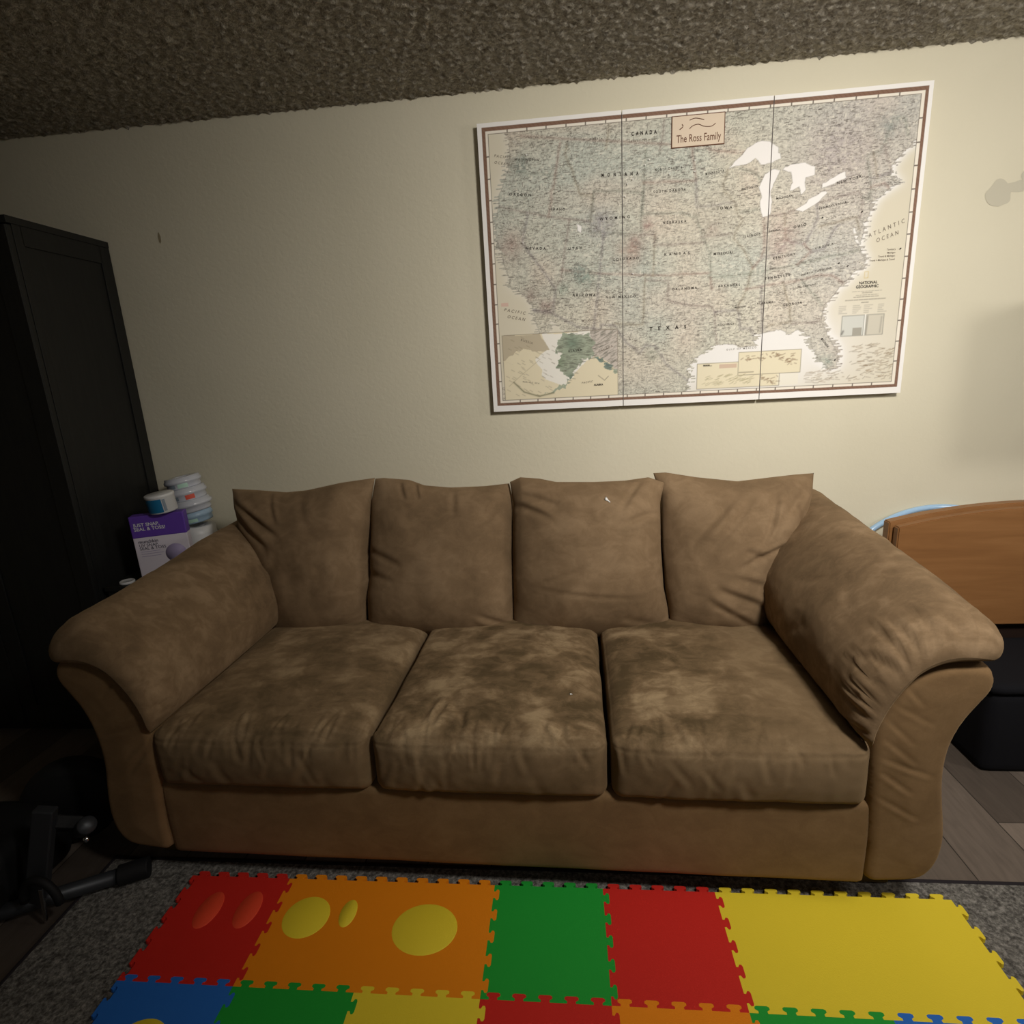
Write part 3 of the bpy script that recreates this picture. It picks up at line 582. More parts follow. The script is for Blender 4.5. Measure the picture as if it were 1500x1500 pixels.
for cx_, cz_, r_, cc in [(.155, .90, .03, (96, 118, 112)), (.385, .49, .035, (104, 134, 122)), (.36, .515, .03, (96, 122, 118)), (.30, .455, .022, (110, 138, 122)), (.17, .44, .03, (140, 110, 104)), (.235, .40, .03, (146, 112, 108)), (.45, .68, .05, (138, 128, 142)), (.62, .665, .022, (150, 104, 100)), (.575, .60, .03, (160, 120, 112)), (.86, .63, .02, (150, 104, 96)), (.55, .57, .05, (170, 138, 124)), (.64, .19, .022, (108, 116, 100)), (1.12, .58, .06, (176, 150, 142)), (1.28, .86, .12, (168, 158, 160)), (1.45, .92, .05, (140, 150, 146)), (1.3, .13, .03, (142, 162, 150)), (.88, .66, .1, (184, 178, 164)), (.1, .62, .05, (160, 128, 120))]:
    a = np.exp(-((XX-cx_)**2+(ZZ-cz_)**2)/r_**2)*(.35+.6*vnoise(.012, .012, int(cx_*1000)))*.8; a = np.clip(a, 0, 1)[..., None]*land[..., None]; base = base*(1-a)+c3(*cc)*a
# rivers, roads, relief: thin contour lines of several noises; place names: short dashes in rows
dark = np.zeros(XX.shape)
for sd, sc_, wd, am in ((21, .026, .030, .62), (22, .014, .045, .66), (24, .045, .016, .5)):
    n_ = vnoise(sc_*1.35, sc_*.75, sd)+.4*vnoise(sc_*.5, sc_*.32, sd+40)
    for lv in (.45, .85): dark = np.maximum(dark, am*np.exp(-((n_-lv)/wd)**2))
dark *= .35+.9*vnoise(.008, .006, 77)
dark = np.where(fringe, dark*.4+.55*(rr_ > .35)*(np.arange(GH) % 2 == 0)[:, None], dark)
dens = vnoise(.16, .14, 61)
for k in range(9500):
    j = rng.randint(0, GH-1); i = rng.randint(0, GW-9)
    if not land[j, i]: continue
    l = rng.randint(3, 9); a = rng.uniform(.45, 1.0); seg = dark[j, i:i+l]; bits = (rng.rand(l) > .15)
    dark[j, i:i+l] = np.maximum(seg, a*bits[:len(seg)])
    if k % 3 == 0: dark[j+1, i:i+l] = np.maximum(dark[j+1, i:i+l], .5*a*(rng.rand(l) > .4)[:len(seg)])
west = np.clip(1.15-XX*1.1, 0, 1)
for k in range(2600):
    j = rng.randint(0, GH-8); i = rng.randint(0, GW-6)
    if not land[j, i] or west[j, i] < rng.rand(): continue
    l = rng.randint(3, 8); s = rng.choice([-1, 0, 1]); a = rng.uniform(.45, .9)
    for q in range(l): dark[j+q, min(GW-1, max(0, i+(q*s)//2))] = a
blot = np.clip(vnoise(.0085, .0055, 91)-.62, 0, 1)*1.6
m = (dark*(.72+.3*dens)*land)[..., None]*.95; base = base*(1-m)+c3(84, 76, 69)*m
m = (blot*(1-dark)*land)[..., None]; m = np.clip(m, 0, .5); base = base*(1-m)+c3(232, 226, 210)*m
li = np.clip(rng.rand(*XX.shape)-.93, 0, 1)[..., None]*9*land[..., None]; li = np.clip(li, 0, .6); base = base*(1-li)+c3(226, 220, 206)*li
cl = (np.maximum.reduce([strokes(pac, .0016, True), strokes(atl, .0016, True)]+[strokes(l, .0014, True) for l in lakes])*.4)[..., None]; base = base*(1-cl)+c3(110, 104, 96)*cl
# Bahamas and Cuba scribbles, islands
for k in range(260):
    x = rng.uniform(1.22, 1.54); z = rng.uniform(.055, .19)
    if abs((x-1.30)*.25-(z-.16)) > .22 or (x < 1.38 and z > .10) or (z > .17 and x > 1.5): continue
    a = strokes([(x, z), (x+rng.uniform(.005, .03), z+rng.uniform(-.004, .008))], .0016)[..., None]*.55; base = base*(1-a)+c3(*((150, 128, 98) if k % 2 else (138, 124, 104)))*a
# insets
def rect(x0, z0, x1, z1, c, a=1): 
    mk = (XX > x0) & (XX < x1) & (ZZ > z0) & (ZZ < z1); base[mk] = base[mk]*(1-a)+c3(*c)*a; return mk
def frame(x0, z0, x1, z1, c=(128, 116, 98), w=.0013):
    global base
    a = (strokes([(x0, z0), (x1, z0), (x1, z1), (x0, z1)], w, True)*.8)[..., None]; base = base*(1-a)+c3(*c)*a
ak = rect(.052, .045, .508, .298, (226, 215, 186))
def ink(P, w, c, a=.8, closed=False, mask=None):
    global base
    q = strokes(P, w, closed)*a
    if mask is not None: q = q*mask
    base = base*(1-q[..., None])+c3(*c)*q[..., None]
sib = fill(rough(np.array([(.052, .298), (.20, .298), (.225, .262), (.245, .25), (.262, .236), (.235, .225), (.20, .232), (.15, .24), (.10, .232), (.052, .20)]), .004, 4, 31)) & ak; base[sib] = c3(190, 178, 154)
wb = fill(rough(np.array([(.21, .298), (.50, .298), (.50, .27), (.35, .15), (.30, .09), (.22, .12), (.18, .20), (.24, .235)]), .004, 4, 33)) & ak; base[wb] = c3(236, 232, 222)
akl = fill(rough(np.array([(.272, .262), (.29, .285), (.33, .292), (.40, .285), (.41, .20), (.43, .185), (.46, .165), (.49, .14), (.508, .12), (.508, .13), (.47, .175), (.43, .20), (.40, .19), (.375, .19), (.35, .165), (.325, .125), (.29, .10), (.25, .075), (.21, .062), (.255, .068), (.30, .09), (.318, .115), (.29, .14), (.262, .16), (.268, .195), (.292, .215), (.262, .225)]), .006, 6, 32)) & ak
can = fill(np.array([(.40, .298), (.508, .298), (.508, .135), (.47, .175), (.43, .20), (.41, .20)])) & ak & ~akl
base[can] = c3(198, 188, 178); base[akl] = c3(164, 172, 152)
for cx_, cz_, r_, cc in [(.33, .255, .03, (116, 136, 118)), (.27, .19, .03, (122, 138, 112)), (.43, .185, .02, (92, 122, 120)), (.47, .165, .025, (96, 122, 122)), (.32, .12, .02, (104, 122, 106))]:
    a = np.exp(-((XX-cx_)**2+(ZZ-cz_)**2)/r_**2)*.8; a = a[..., None]*akl[..., None]; base = base*(1-a)+c3(*cc)*a
m = (dark*0)[..., None]
for k in range(620):
    x, z = rng.uniform(.25, .505), rng.uniform(.10, .295); i, j = int(x/st), int(z/st)
    if not (akl[j, i] or can[j, i]): continue
    an = .45 if can[j, i] else rng.uniform(-.3, .3); l = rng.uniform(.008, .022); ink([(x, z), (x+l*math.cos(an), z+l*math.sin(an))], .0014, (98, 98, 86), .5, mask=ak)
for k in range(60):
    x, z = rng.uniform(.06, .25), rng.uniform(.06, .29); ink([(x, z), (x+.012, z-.007)], .0013, (140, 128, 104), .55, mask=ak)
ink([(.07, .10), (.12, .14), (.2, .20)], .0012, (176, 164, 134), .7); ink([(.09, .115), (.13, .075), (.19, .055), (.25, .066)], .004, (132, 130, 100), .6, mask=ak); ink([(.09, .115), (.13, .075), (.19, .055), (.25, .066)], .0016, (110, 108, 84), .7, mask=ak)
ink([(.43, .125), (.455, .105), (.47, .12)], .0013, (112, 102, 84), .8); frame(.052, .045, .508, .298)
rect(.815, .052, 1.128, .149, (226, 216, 188)); rect(1.12, .052, 1.20, .10, (232, 226, 208), .6); frame(.815, .052, 1.128, .149)
rect(.972, .098, 1.205, .184, (226, 216, 188)); frame(.972, .098, 1.205, .184)
rect(.90, .128, .965, .142, (206, 182, 160))
for k in range(60):
    x, z = rng.uniform(.83, 1.02), rng.uniform(.062, .10); ink([(x, z), (x+rng.uniform(.008, .02), z+.005)], .0014, (168, 158, 122), .6)
for (cx_, cz_) in ((1.0, .163), (1.05, .165), (1.10, .166), (1.12, .162), (1.165, .137), (1.155, .15), (1.07, .08), (1.10, .07)):
    for k in range(9): x, z = cx_+rng.normal(0, .01), cz_+rng.normal(0, .007); ink([(x, z), (x+rng.uniform(.004, .016), z+rng.uniform(-.006, .006))], .0018, (124, 92, 62), .6)
for x0, x1 in ((.84, .87), (.975, 1.03)): ink([(x0, .139 if x0 < .9 else .108), (x1, .139 if x0 < .9 else .108)], .0018, (120, 108, 90), .8)
# legend lines and the two small city panels
rect(1.345, .222, 1.425, .295, (206, 206, 198)); rect(1.432, .222, 1.495, .295, (204, 198, 182)); rect(1.425, .222, 1.432, .297, (240, 238, 230))
for q in ((1.345, .222, 1.425, .295), (1.432, .222, 1.495, .295)): frame(*q, c=(130, 128, 120), w=.0015)
rect(1.385, .222, 1.42, .25, (164, 160, 148)); ink([(1.348, .23), (1.352, .24)], .004, (108, 104, 98), .8); ink([(1.435, .225), (1.437, .29)], .003, (130, 126, 116), .7); ink([(1.485, .23), (1.487, .285)], .003, (160, 154, 142), .7)
for z, x0, x1, w, c in ((.379, 1.374, 1.478, .0009, (150, 142, 128)), (.374, 1.41, 1.446, .0015, (134, 126, 112)), (.366, 1.388, 1.466, .0010, (150, 142, 128)), (.360, 1.38, 1.468, .0014, (134, 126, 112)), (.350, 1.352, 1.496, .0016, (126, 118, 106)), (.340, 1.41, 1.434, .0017, (112, 106, 96))): 
    x = x0
    while x < x1: l = rng.uniform(.006, .018); ink([(x, z), (min(x1, x+l), z)], w, c, .85); x += l+.0035
for cx_ in (1.335, 1.385, 1.425, 1.475):
    for k in range(5):
        z = .330-k*.0065; ink([(cx_-.004, z), (cx_+rng.uniform(.006, .028), z)], .0012, (150, 144, 132), .8)
ink([(1.412, .425), (1.425, .425), (1.425, .447), (1.412, .447)], .0011, (206, 182, 110), .9, closed=True)
for (x, z) in ((.35, .20),): pass
rect(1.06, .386, 1.06, .386, (0, 0, 0)); rect(.054, .408, .084, .420, (214, 178, 164), .8)
for k in range(5): ink([(.05+.0*k, .6-.1*k), (.09, .585-.1*k)], .0008, (206, 196, 170), .5)
# the border: white wrap, brown rope band, white scale strip, thin rule
XL, XR, ZB, ZT = .0405, 1.546, .046, 1.009
d_in = np.minimum.reduce([XX-XL, XR-XX, ZZ-ZB, ZT-ZZ])        # distance inside the map field
outm = d_in < 0; base[outm] = c3(240, 237, 233)
strip = outm & (d_in > -.0105); base[strip] = c3(236, 228, 214)
rope = (d_in <= -.0105) & (d_in > -.0225); hatch = ((XX+ZZ)*260 % 1)[..., None]; rc0 = c3(116, 86, 70)*(hatch > .45)+c3(142, 112, 94)*(hatch <= .45); base[rope] = rc0[rope]
rule = (np.abs(d_in) < .0011); base[rule] = c3(128, 120, 108)
for k in range(1, 21):
    x = XL+(XR-XL)*k/21; base[(np.abs(XX-x) < .0022) & strip] = c3(120, 112, 102)
for k in range(1, 13):
    z = ZB+(ZT-ZB)*k/13; base[(np.abs(ZZ-z) < .0022) & strip] = c3(120, 112, 102)
base = np.clip(base, 0, 1)

# lettering gathered per canvas
LET = {0: [], 1: [], 2: []}
def letters(s, x, z, size, mat, rot=0, sx=1, spacing=1, align='CENTER', shear=0, bold=0):
    """text as a thin flat mesh in map coordinates; returns (verts, faces, mat)"""
    cu = bpy.data.curves.new('t', 'FONT'); cu.body = s; cu.size = size; cu.align_x = align; cu.align_y = 'CENTER'; cu.space_character = spacing; cu.shear = shear; cu.offset = bold; cu.resolution_u = 3
    o = bpy.data.objects.new('t', cu); COL.objects.link(o); bpy.context.view_layer.update()
    me = o.to_mesh(); vs = []; ca_, sa_ = math.cos(rot), math.sin(rot)
    for v in me.vertices: px, pz = v.co.x*sx, v.co.y; vs.append((x+px*ca_-pz*sa_, z+px*sa_+pz*ca_))
    fs = [tuple(p.vertices) for p in me.polygons]; o.to_mesh_clear(); bpy.data.objects.remove(o); bpy.data.curves.remove(cu)
    return vs, fs, mat
def put(s, x, z, size, mat=None, **kw):
    kw.setdefault('bold', max(0, size-.0085)*.07 if mat is None else .0001)
    vs, fs, mt = letters(s, x, z, size, mat or M_ink, **kw)
    for k in range(3):                                     # a word that runs over a joint is cut between the canvases
        sel = [f for f in fs if k == min(2, max(0, int((sum(vs[i][0] for i in f)/len(f))/PW)))]
        if sel: LET[k].append((vs, sel, mt))
put('CANADA', .607, .968, .017, spacing=2.1, sx=.75); put('SASKATCHEWAN', .60, .944, .010, spacing=1.7, sx=.8, mat=M_inkgrey); put('ALBERTA', .435, .963, .010, spacing=1.6, rot=-.05, sx=.8)
put('NORTH DAKOTA', .695, .845, .0115, spacing=1.6, sx=.75); put('SOUTH DAKOTA', .70, .772, .0125, spacing=1.7, sx=.8); put('MONTANA', .52, .84, .016, spacing=3.3, sx=.7, rot=-.03); put('NEBRASKA', .72, .665, .0125, spacing=2.0, sx=.8)
put('MINNESOTA', .86, .82, .0115, spacing=1.5, rot=.10, sx=.75); put('WISCONSIN', .985, .76, .011, spacing=1.3, rot=.12, sx=.8); put('IOWA', .90, .70, .013, spacing=1.8); put('KANSAS', .73, .555, .013, spacing=2.4); put('MISSOURI', .90, .545, .0125, spacing=1.4, rot=.02)
put('OKLAHOMA', .76, .43, .012, spacing=1.6); put('ARKANSAS', .925, .43, .012, spacing=1.5); put('TEXAS', .70, .29, .018, spacing=3.4); put('NEW MEXICO', .52, .415, .012, spacing=1.7, rot=-.02); put('ARIZONA', .38, .43, .0135, spacing=1.7, rot=-.06); put('NEVADA', .20, .61, .013, spacing=1.8, rot=-.08)
put('UTAH', .35, .60, .013, spacing=1.9); put('COLORADO', .54, .55, .012, spacing=1.7); put('WYOMING', .50, .695, .0135, spacing=2.1); put('IDAHO', .29, .74, .012, spacing=1.6, rot=-.1); put('OREGON', .15, .80, .013, spacing=1.8, rot=-.12); put('WASHINGTON', .18, .915, .011, spacing=1.3, rot=-.1)
put('ILLINOIS', 1.0, .60, .012, spacing=1.4, rot=.06); put('INDIANA', 1.08, .61, .010, rot=.1); put('OHIO', 1.17, .62, .013, spacing=1.6, rot=.16); put('KENTUCKY', 1.12, .52, .0115, spacing=1.5, rot=.14); put('TENNESSEE', 1.10, .45, .0115, spacing=1.7, rot=.1); put('PENNSYLVANIA', 1.28, .68, .011, spacing=1.3, rot=.16)
put('NEW YORK', 1.33, .76, .012, spacing=1.5, rot=.2); put('VIRGINIA', 1.26, .545, .011, spacing=1.5, rot=.2); put('NORTH CAROLINA', 1.24, .46, .010, spacing=1.3, rot=.17); put('SOUTH CAROLINA', 1.2, .41, .009, spacing=1.1, rot=.15); put('GEORGIA', 1.16, .35, .012, spacing=1.5, rot=.08); put('ALABAMA', 1.06, .36, .011, spacing=1.3, rot=.05); put('MISSISSIPPI', .97, .35, .009, rot=.03); put('LOUISIANA', .92, .29, .010, spacing=1.2); put('MICHIGAN', 1.11, .72, .0105, spacing=1.2, rot=.1); put('FLORIDA', 1.29, .2, .010, rot=-.9)
put('PACIFIC', .090, .932, .0125, mat=M_inkgrey, spacing=1.5, rot=-.20, shear=.2); put('OCEAN', .086, .911, .0125, mat=M_inkgrey, spacing=1.5, rot=-.20, shear=.2)
put('PACIFIC', .108, .386, .016, mat=M_inkgrey, spacing=1.6, rot=-.22, shear=.2); put('OCEAN', .112, .361, .016, mat=M_inkgrey, spacing=1.5, rot=-.22, shear=.2)
put('ATLANTIC', 1.472, .590, .020, mat=M_inkgrey, spacing=1.9, rot=.34, sx=.8, shear=.2); put('OCEAN', 1.478, .562, .020, mat=M_inkgrey, spacing=1.7, rot=.30, sx=.8, shear=.2)
put('GULF OF MEXICO', .98, .197, .009, mat=M_inkgrey, spacing=1.7, rot=.02); put('NATIONAL', 1.427, .4085, .0140, sx=.95, spacing=.95, bold=.0003); put('GEOGRAPHIC', 1.4245, .395, .0140, sx=.95, spacing=.95, bold=.0003)
put('RUSSIA', .15, .27, .012, spacing=1.4, rot=-.35, mat=M_inkgrey); put('ALASKA', .34, .225, .012, spacing=1.4, rot=.05); put('CANADA', .46, .225, .012, spacing=1.3, rot=.35, mat=M_inkgrey); put('PACIFIC', .385, .10, .010, spacing=1.3, rot=.1, shear=.3, mat=M_inkgrey); put('ALASKA', .43, .088, .010, bold=.0004); put('BERING SEA', .16, .11, .008, spacing=1.7, rot=-.15, mat=M_inkgrey); put('HAWAII', .85, .141, .007, bold=.0003); put('MEXICO', .40, .335, .010, spacing=1.8, mat=M_inkgrey)
for z, s in ((.518, 'Territory'), (.507, 'Michigan'), (.496, 'Travel & Michigan'), (.484, 'Travel + Michigan & Travel')): put(s, 1.512, z, .0092, mat=M_inkgrey, align='RIGHT', sx=.88, bold=.0001)
canvas = []
desc = ['left canvas of the three part wall map, showing the western states and the Alaska inset', 'middle canvas of the three part wall map, with the small tan family name plaque', 'right canvas of the three part wall map, with the Great Lakes, Florida and the legend']
for k in range(3):
    i0, i1 = int(round(k*PW/st)), int(round((k+1)*PW/st)); w = i1-i0; gap = .0016
    root = thing('map_canvas', desc[k], 'wall map', (MX+k*PW, YW, MZ), 0, 'three canvases of the wall map'); canvas.append(root)
    xs_ = np.linspace(gap, PW-gap, w); zs_ = np.linspace(0, MH, GH); A, B = np.meshgrid(xs_, zs_)
    V = np.stack([A, np.full_like(A, -MT), B], -1).reshape(-1, 3); idx = np.arange(w*GH).reshape(GH, w)
    Fq = np.stack([idx[:-1, :-1], idx[:-1, 1:], idx[1:, 1:], idx[1:, :-1]], -1).reshape(-1, 4)
    me = bpy.data.meshes.new('map_canvas_print'); me.vertices.add(len(V)); me.vertices.foreach_set('co', V.ravel().astype(np.float32)); me.loops.add(Fq.size); me.loops.foreach_set('vertex_index', Fq.ravel().astype(np.int32))
    me.polygons.add(len(Fq)); me.polygons.foreach_set('loop_start', np.arange(0, Fq.size, 4, dtype=np.int32)); me.polygons.foreach_set('loop_total', np.full(len(Fq), 4, dtype=np.int32)); me.update(calc_edges=True)
    at_ = me.color_attributes.new('print', 'FLOAT_COLOR', 'POINT'); c = np.ones((w*GH, 4), np.float32); c[:, :3] = base[:, i0:i1].reshape(-1, 3); at_.data.foreach_set('color', c.ravel())
    me.materials.append(M_map); o = bpy.data.objects.new('printed_face', me); COL.objects.link(o); o.parent = root
    bm = bmesh.new(); add_box(bm, (gap, -MT+.0004, 0), (PW-gap, -.002, MH), .0); bm_obj('stretched_canvas', bm, M_canvas, root)
    V = []; F = []; fm = []; mats = [M_ink, M_inkgrey]
    for vs, fs, mt in LET[k]:
        used = sorted({i for f in fs for i in f}); mp_ = {u: len(V)+n_ for n_, u in enumerate(used)}
        V += [(vs[u][0]-k*PW, -MT-.0007, vs[u][1]) for u in used]; F += [tuple(mp_[i] for i in f) for f in fs]; fm += [mats.index(mt)]*len(fs)
    link_mesh('lettering', V, F, None, root, smooth=False, mats=mats, fm=fm)
# the family plaque printed on the middle canvas
r1 = canvas[1]; px0, px1, pz0, pz1 = .7035-PW, .8905-PW, .909, 1.012
bm = bmesh.new(); add_box(bm, (px0, -MT-.003, pz0), (px1, -MT-.0005, pz1), .001); pl = bm_obj('name_plaque', bm, M_inkbrown, r1)
bm = bmesh.new(); add_box(bm, (px0+.003, -MT-.0036, pz0+.003), (px1-.003, -MT-.002, pz1-.003), .0004); bm_obj('plaque_face', bm, M_plaque, pl)
vs, fs, _ = letters('The Ross Family', (px0+px1)/2+.002, pz0+.027, .0350, M_inkbrown, sx=.66, spacing=1.02, bold=.0001); link_mesh('plaque_lettering', [(x, -MT-.0042, z) for x, z in vs], fs, M_inkbrown, pl, smooth=False)
bm = bmesh.new()
cx_ = (px0+px1)/2
add_tube(bm, [(cx_-.065+.0*t, -MT-.0040, pz0+.058) for t in (0,)]+[(cx_-.065+.012*math.sin(t*.6), -MT-.0040, pz0+.058+.004*t) for t in range(1, 5)], .0016, 6)
add_tube(bm, catmull([(cx_-.03, -MT-.004, pz0+.058), (cx_-.02, -MT-.004, pz0+.066), (cx_, -MT-.004, pz0+.07), (cx_+.02, -MT-.004, pz0+.062), (cx_+.045, -MT-.004, pz0+.060), (cx_+.06, -MT-.004, pz0+.068)], 5), .0013, 6)
add_tube(bm, catmull([(cx_-.03, -MT-.004, pz0+.085), (cx_-.01, -MT-.004, pz0+.09), (cx_+.02, -MT-.004, pz0+.083)], 5), .0013, 6)
bm_obj('plaque_scrollwork', bm, M_inkbrown, pl)
# push pins
def wall_at(u, v, y):
    d = Fv+RT*((u-750)/FPX)+UP*((750-v)/FPX); return CAM+d*((y-CAM.y)/d.y)
def pin(u, v, mat, label, group):
    p = wall_at(u, v, YW-MT-.004); root = thing('push_pin', label, 'push pin', (p.x, YW-MT, p.z), 0, group)
    bm = bmesh.new(); M = Matrix.Rotation(PI/2, 4, 'X'); add_lathe(bm, [(.0001, .008), (.0019, .0075), (.0025, .006), (.0022, .0045), (.0014, .003), (.0016, .0012), (.0001, .001)], 12, M); o = bm_obj('pin_head', bm, mat, root, True)
for u, v in ((1204.8, 318.7), (1262.7, 310), (1228.8, 385.3), (1241.9, 389.3), (1204, 496), (1223, 527), (1319, 364)): pin(u, v, M_pinb, 'tiny black push pin stuck in the eastern part of the wall map', 'black push pins on the right canvas')
for u, v in ((926.5, 263), (918.8, 270), (915.3, 288), (944.7, 242), (980.7, 255.5), (1017.5, 235), (1017.5, 251.5), (950.5, 234), (926.8, 401)): pin(u, v, M_pinw, 'tiny white push pin stuck in the plains states of the wall map', 'white push pins on the middle canvas')
for u, v in ((766, 356), (771.3, 227.5)): pin(u, v, M_pinw, 'tiny white push pin stuck near the west coast of the wall map', 'white push pins on the left canvas')

# ------------------------------------------------------------------ black wardrobe, left
wd = thing('wardrobe', 'tall black wardrobe standing against the wall, left of the sofa', 'wardrobe', (-2.32, 2.18, 0))
WX0, WX1, WY0, WY1, WH = -.43, .479, -.232, .222, 1.997
bm = bmesh.new(); add_box(bm, (WX0, WY0+.02, .06), (WX1-.006, WY1, WH-.022), .002); add_box(bm, (WX0, WY0+.05, 0), (WX1-.006, WY1, .06), .002); bm_obj('carcass', bm, M_black, wd)
bm = bmesh.new(); add_box(bm, (WX0-.004, WY0, WH-.024), (WX1+.002, WY1, WH), .002); bm_obj('top_board', bm, M_black, wd)
bm = bmesh.new()
for lo, hi in (((WX1-.006, WY0+.02, 0), (WX1, WY0+.055, WH-.024)), ((WX1-.006, WY1-.055, 0), (WX1, WY1, WH-.024)), ((WX1-.006, WY0+.05, WH-.09), (WX1, WY1-.05, WH-.024)), ((WX1-.006, WY0+.05, 0), (WX1, WY1-.05, .09))): add_box(bm, lo, hi, .0015)
bm_obj('side_frame', bm, M_black, wd)
for x0, x1, hx in ((WX0+.002, .022, -.01), (.026, WX1-.002, .06)):
    bm = bmesh.new(); add_box(bm, (x0, WY0, .07), (x1, WY0+.02, WH-.028), .002)
    for a, b, c, d in ((x0, x0+.07, .07, WH-.03), (x1-.07, x1, .07, WH-.03), (x0+.07, x1-.07, .07, .15), (x0+.07, x1-.07, WH-.11, WH-.03)): add_box(bm, (a, WY0-.006, c), (b, WY0, d), .0015)
    dr = bm_obj('door', bm, M_black, wd); bm = bmesh.new(); add_tube(bm, [(hx, WY0-.006, .98), (hx, WY0-.028, .985), (hx, WY0-.028, 1.115), (hx, WY0-.006, 1.12)], .004, 8); bm_obj('handle', bm, M_rubber, dr, True)

# ------------------------------------------------------------------ small black table between wardrobe and sofa
tb = thing('side_table', 'small black side table in the gap between wardrobe and sofa arm', 'side table', (-1.63, 2.17, 0))
TZ = .662
bm = bmesh.new(); add_box(bm, (-.19, -.205, TZ-.022), (.19, .205, TZ), .003); bm_obj('table_top', bm, M_black, tb)
for x in (-.165, .165):
    for y in (-.18, .18): bm = bmesh.new(); add_box(bm, (x-.018, y-.018, 0), (x+.018, y+.018, TZ-.022), .002); bm_obj('leg', bm, M_black, tb)
bm = bmesh.new(); add_box(bm, (-.17, -.185, TZ-.075), (.17, .185, TZ-.022), .002); bm_obj('apron', bm, M_black, tb)
bm = bmesh.new(); add_box(bm, (-.147, -.162, .16), (.147, .162, .18), .002); bm_obj('shelf', bm, M_black, tb)
# white disc
bm = bmesh.new(); add_lathe(bm, [(.0001, 0), (.024, 0), (.027, .002), (.027, .009), (.0245, .011), (.0225, .0095), (.0001, .0095)], 36); o = bm_obj('round_lid', bm, M_white, None, False); o.location = (-1.748, 2.003, TZ); tag(o, 'small round white lid lying on the black side table', 'lid')
# purple and white carton
def rz(a): return Matrix.Rotation(a, 4, 'Z')
bx = thing('carton', 'upright purple and white cardboard carton on the side table', 'carton', (-1.594, 2.045, TZ), 0)
bx.rotation_euler = (0, -.012, .36)
BW, BH, BD = .100, .268, .05
bm = bmesh.new(); add_box(bm, (-BW, 0, 0), (BW-.008, BD, BH-.002), .003)
ob = bm_obj('carton_body', bm, M_cardwhite, bx)
bm = bmesh.new(); add_box(bm, (-BW-.0008, -.0012, BH-.088), (BW-.0072, BD+.001, BH), .004); bm_obj('purple_band', bm, M_purple, bx)
V = []
def card_text(name, rows, mat, y):
    V = []; F = []
    for s, x, z, sz, bo in rows:
        vs, fs, _ = letters(s, x, z, sz, mat, align='LEFT', bold=bo); b = len(V); V += [(p[0], y, p[1]) for p in vs]; F += [tuple(i+b for i in f) for f in fs]
    return link_mesh(name, V, F, mat, bx, smooth=False)
card_text('band_lettering', [('JUST SNAP,', -.088, BH-.036, .0185, .0004), ('SEAL & TOSS!', -.088, BH-.053, .0185, .0004)], M_white, -.0018)
card_text('front_lettering', [('munchkin', -.084, .164, .018, .0003), ('UV SNAP,', -.084, .149, .0165, .0001), ('SEAL & TOSS', -.084, .136, .0165, .0001)], M_inkdark, -.0008)
bm = bmesh.new()
for z, w in ((.123, .085), (.114, .10), (.104, .085)): add_box(bm, (-.082, -.0008, z), (-.082+w*.8, 0, z+.0016))
bm_obj('fine_print', bm, M_lilac, bx)
bm = bmesh.new(); add_lathe(bm, [(.0001, .0006), (.038, .0006), (.038, 0)], 32, Matrix.Translation((.040, 0, .105)) @ Matrix.Rotation(PI/2, 4, 'X')); bm_obj('product_picture', bm, M_lilac, bx)
# the refill rings and the teal tub stacked behind the carton, leaning to the right
def ring(loc, tilt, R_, h, label, name='refill_ring', mat=None, flange=0, group=None):
    t = thing(name, label, 'refill ring', loc, 0, group); t.rotation_euler = tilt; mat = mat or M_wrap
    bm = bmesh.new(); f = flange
    add_lathe(bm, [(.35*R_, .004), (.38*R_, 0), (R_*.9, 0), (R_*.93, .006), (R_*.93, h*.45), (R_+f, h*.5), (R_+f, h*.72), (R_*.97, h*.8), (R_*.95, h), (R_*.5, h), (.42*R_, h-.004), (.35*R_, .004)], 48)
    bm_obj('ring_body', bm, mat, t)
    return t
stz = TZ
def lab(t, R_, z0, z1, a0, a1, mat, name):
    bm = bmesh.new(); add_lathe(bm, [(R_, z0), (R_, z1)], 14, None, 0, a0, a1); return bm_obj(name, bm, mat, t)
ti = (.03, -.15, 0)
from mathutils import Euler
AX = Euler(ti).to_matrix() @ Vector((0, 0, 1)); sx_, sy_ = -1.602, 2.285
def rl(d): return Vector((sx_, sy_, stz+.176))+AX*d
GR = 'refill rings stacked by the wardrobe'
r0_ = ring((sx_-.004, sy_, stz), (0, 0, 0), .074, .158, 'white tub standing lowest behind the purple and white carton', 'storage_tub', M_white); r0_['category'] = 'tub'
r1_ = ring(rl(0), ti, .070, .048, 'light blue refill ring, lowest ring of the leaning stack behind the carton', mat=M_ltblue, group=GR); lab(r1_, .0662, .006, .020, -1.8, -.9, M_mint, 'label')
r2_ = ring(rl(.049), ti, .080, .052, 'plain white refill ring above the light blue one', flange=.004, group=GR); lab(r2_, .0752, .007, .021, -1.9, -1.4, M_greyl, 'label')
r3_ = ring(rl(.102), ti, .077, .052, 'white shrink wrapped refill ring with a small red and white label', flange=.002, group=GR); lab(r3_, .0725, .007, .023, -2.0, -1.5, M_greyl, 'grey_label'); lab(r3_, .0728, .005, .045, -1.12, -.62, M_redl, 'red_label')
r4_ = ring(rl(.155), ti, .071, .046, 'topmost refill ring of the leaning stack, with a mint green label', flange=.002, group=GR); lab(r4_, .067, .004, .040, -1.35, -.75, M_mint, 'green_label'); lab(r4_, .067, .006, .020, -1.9, -1.5, M_greyl, 'label')
tt = thing('label_tub', 'small round tub with a teal and white label, leaning left of the refill rings', 'tub', (-1.574, 2.060, stz+.276)); tt.rotation_euler = (.06, -.08, .2)
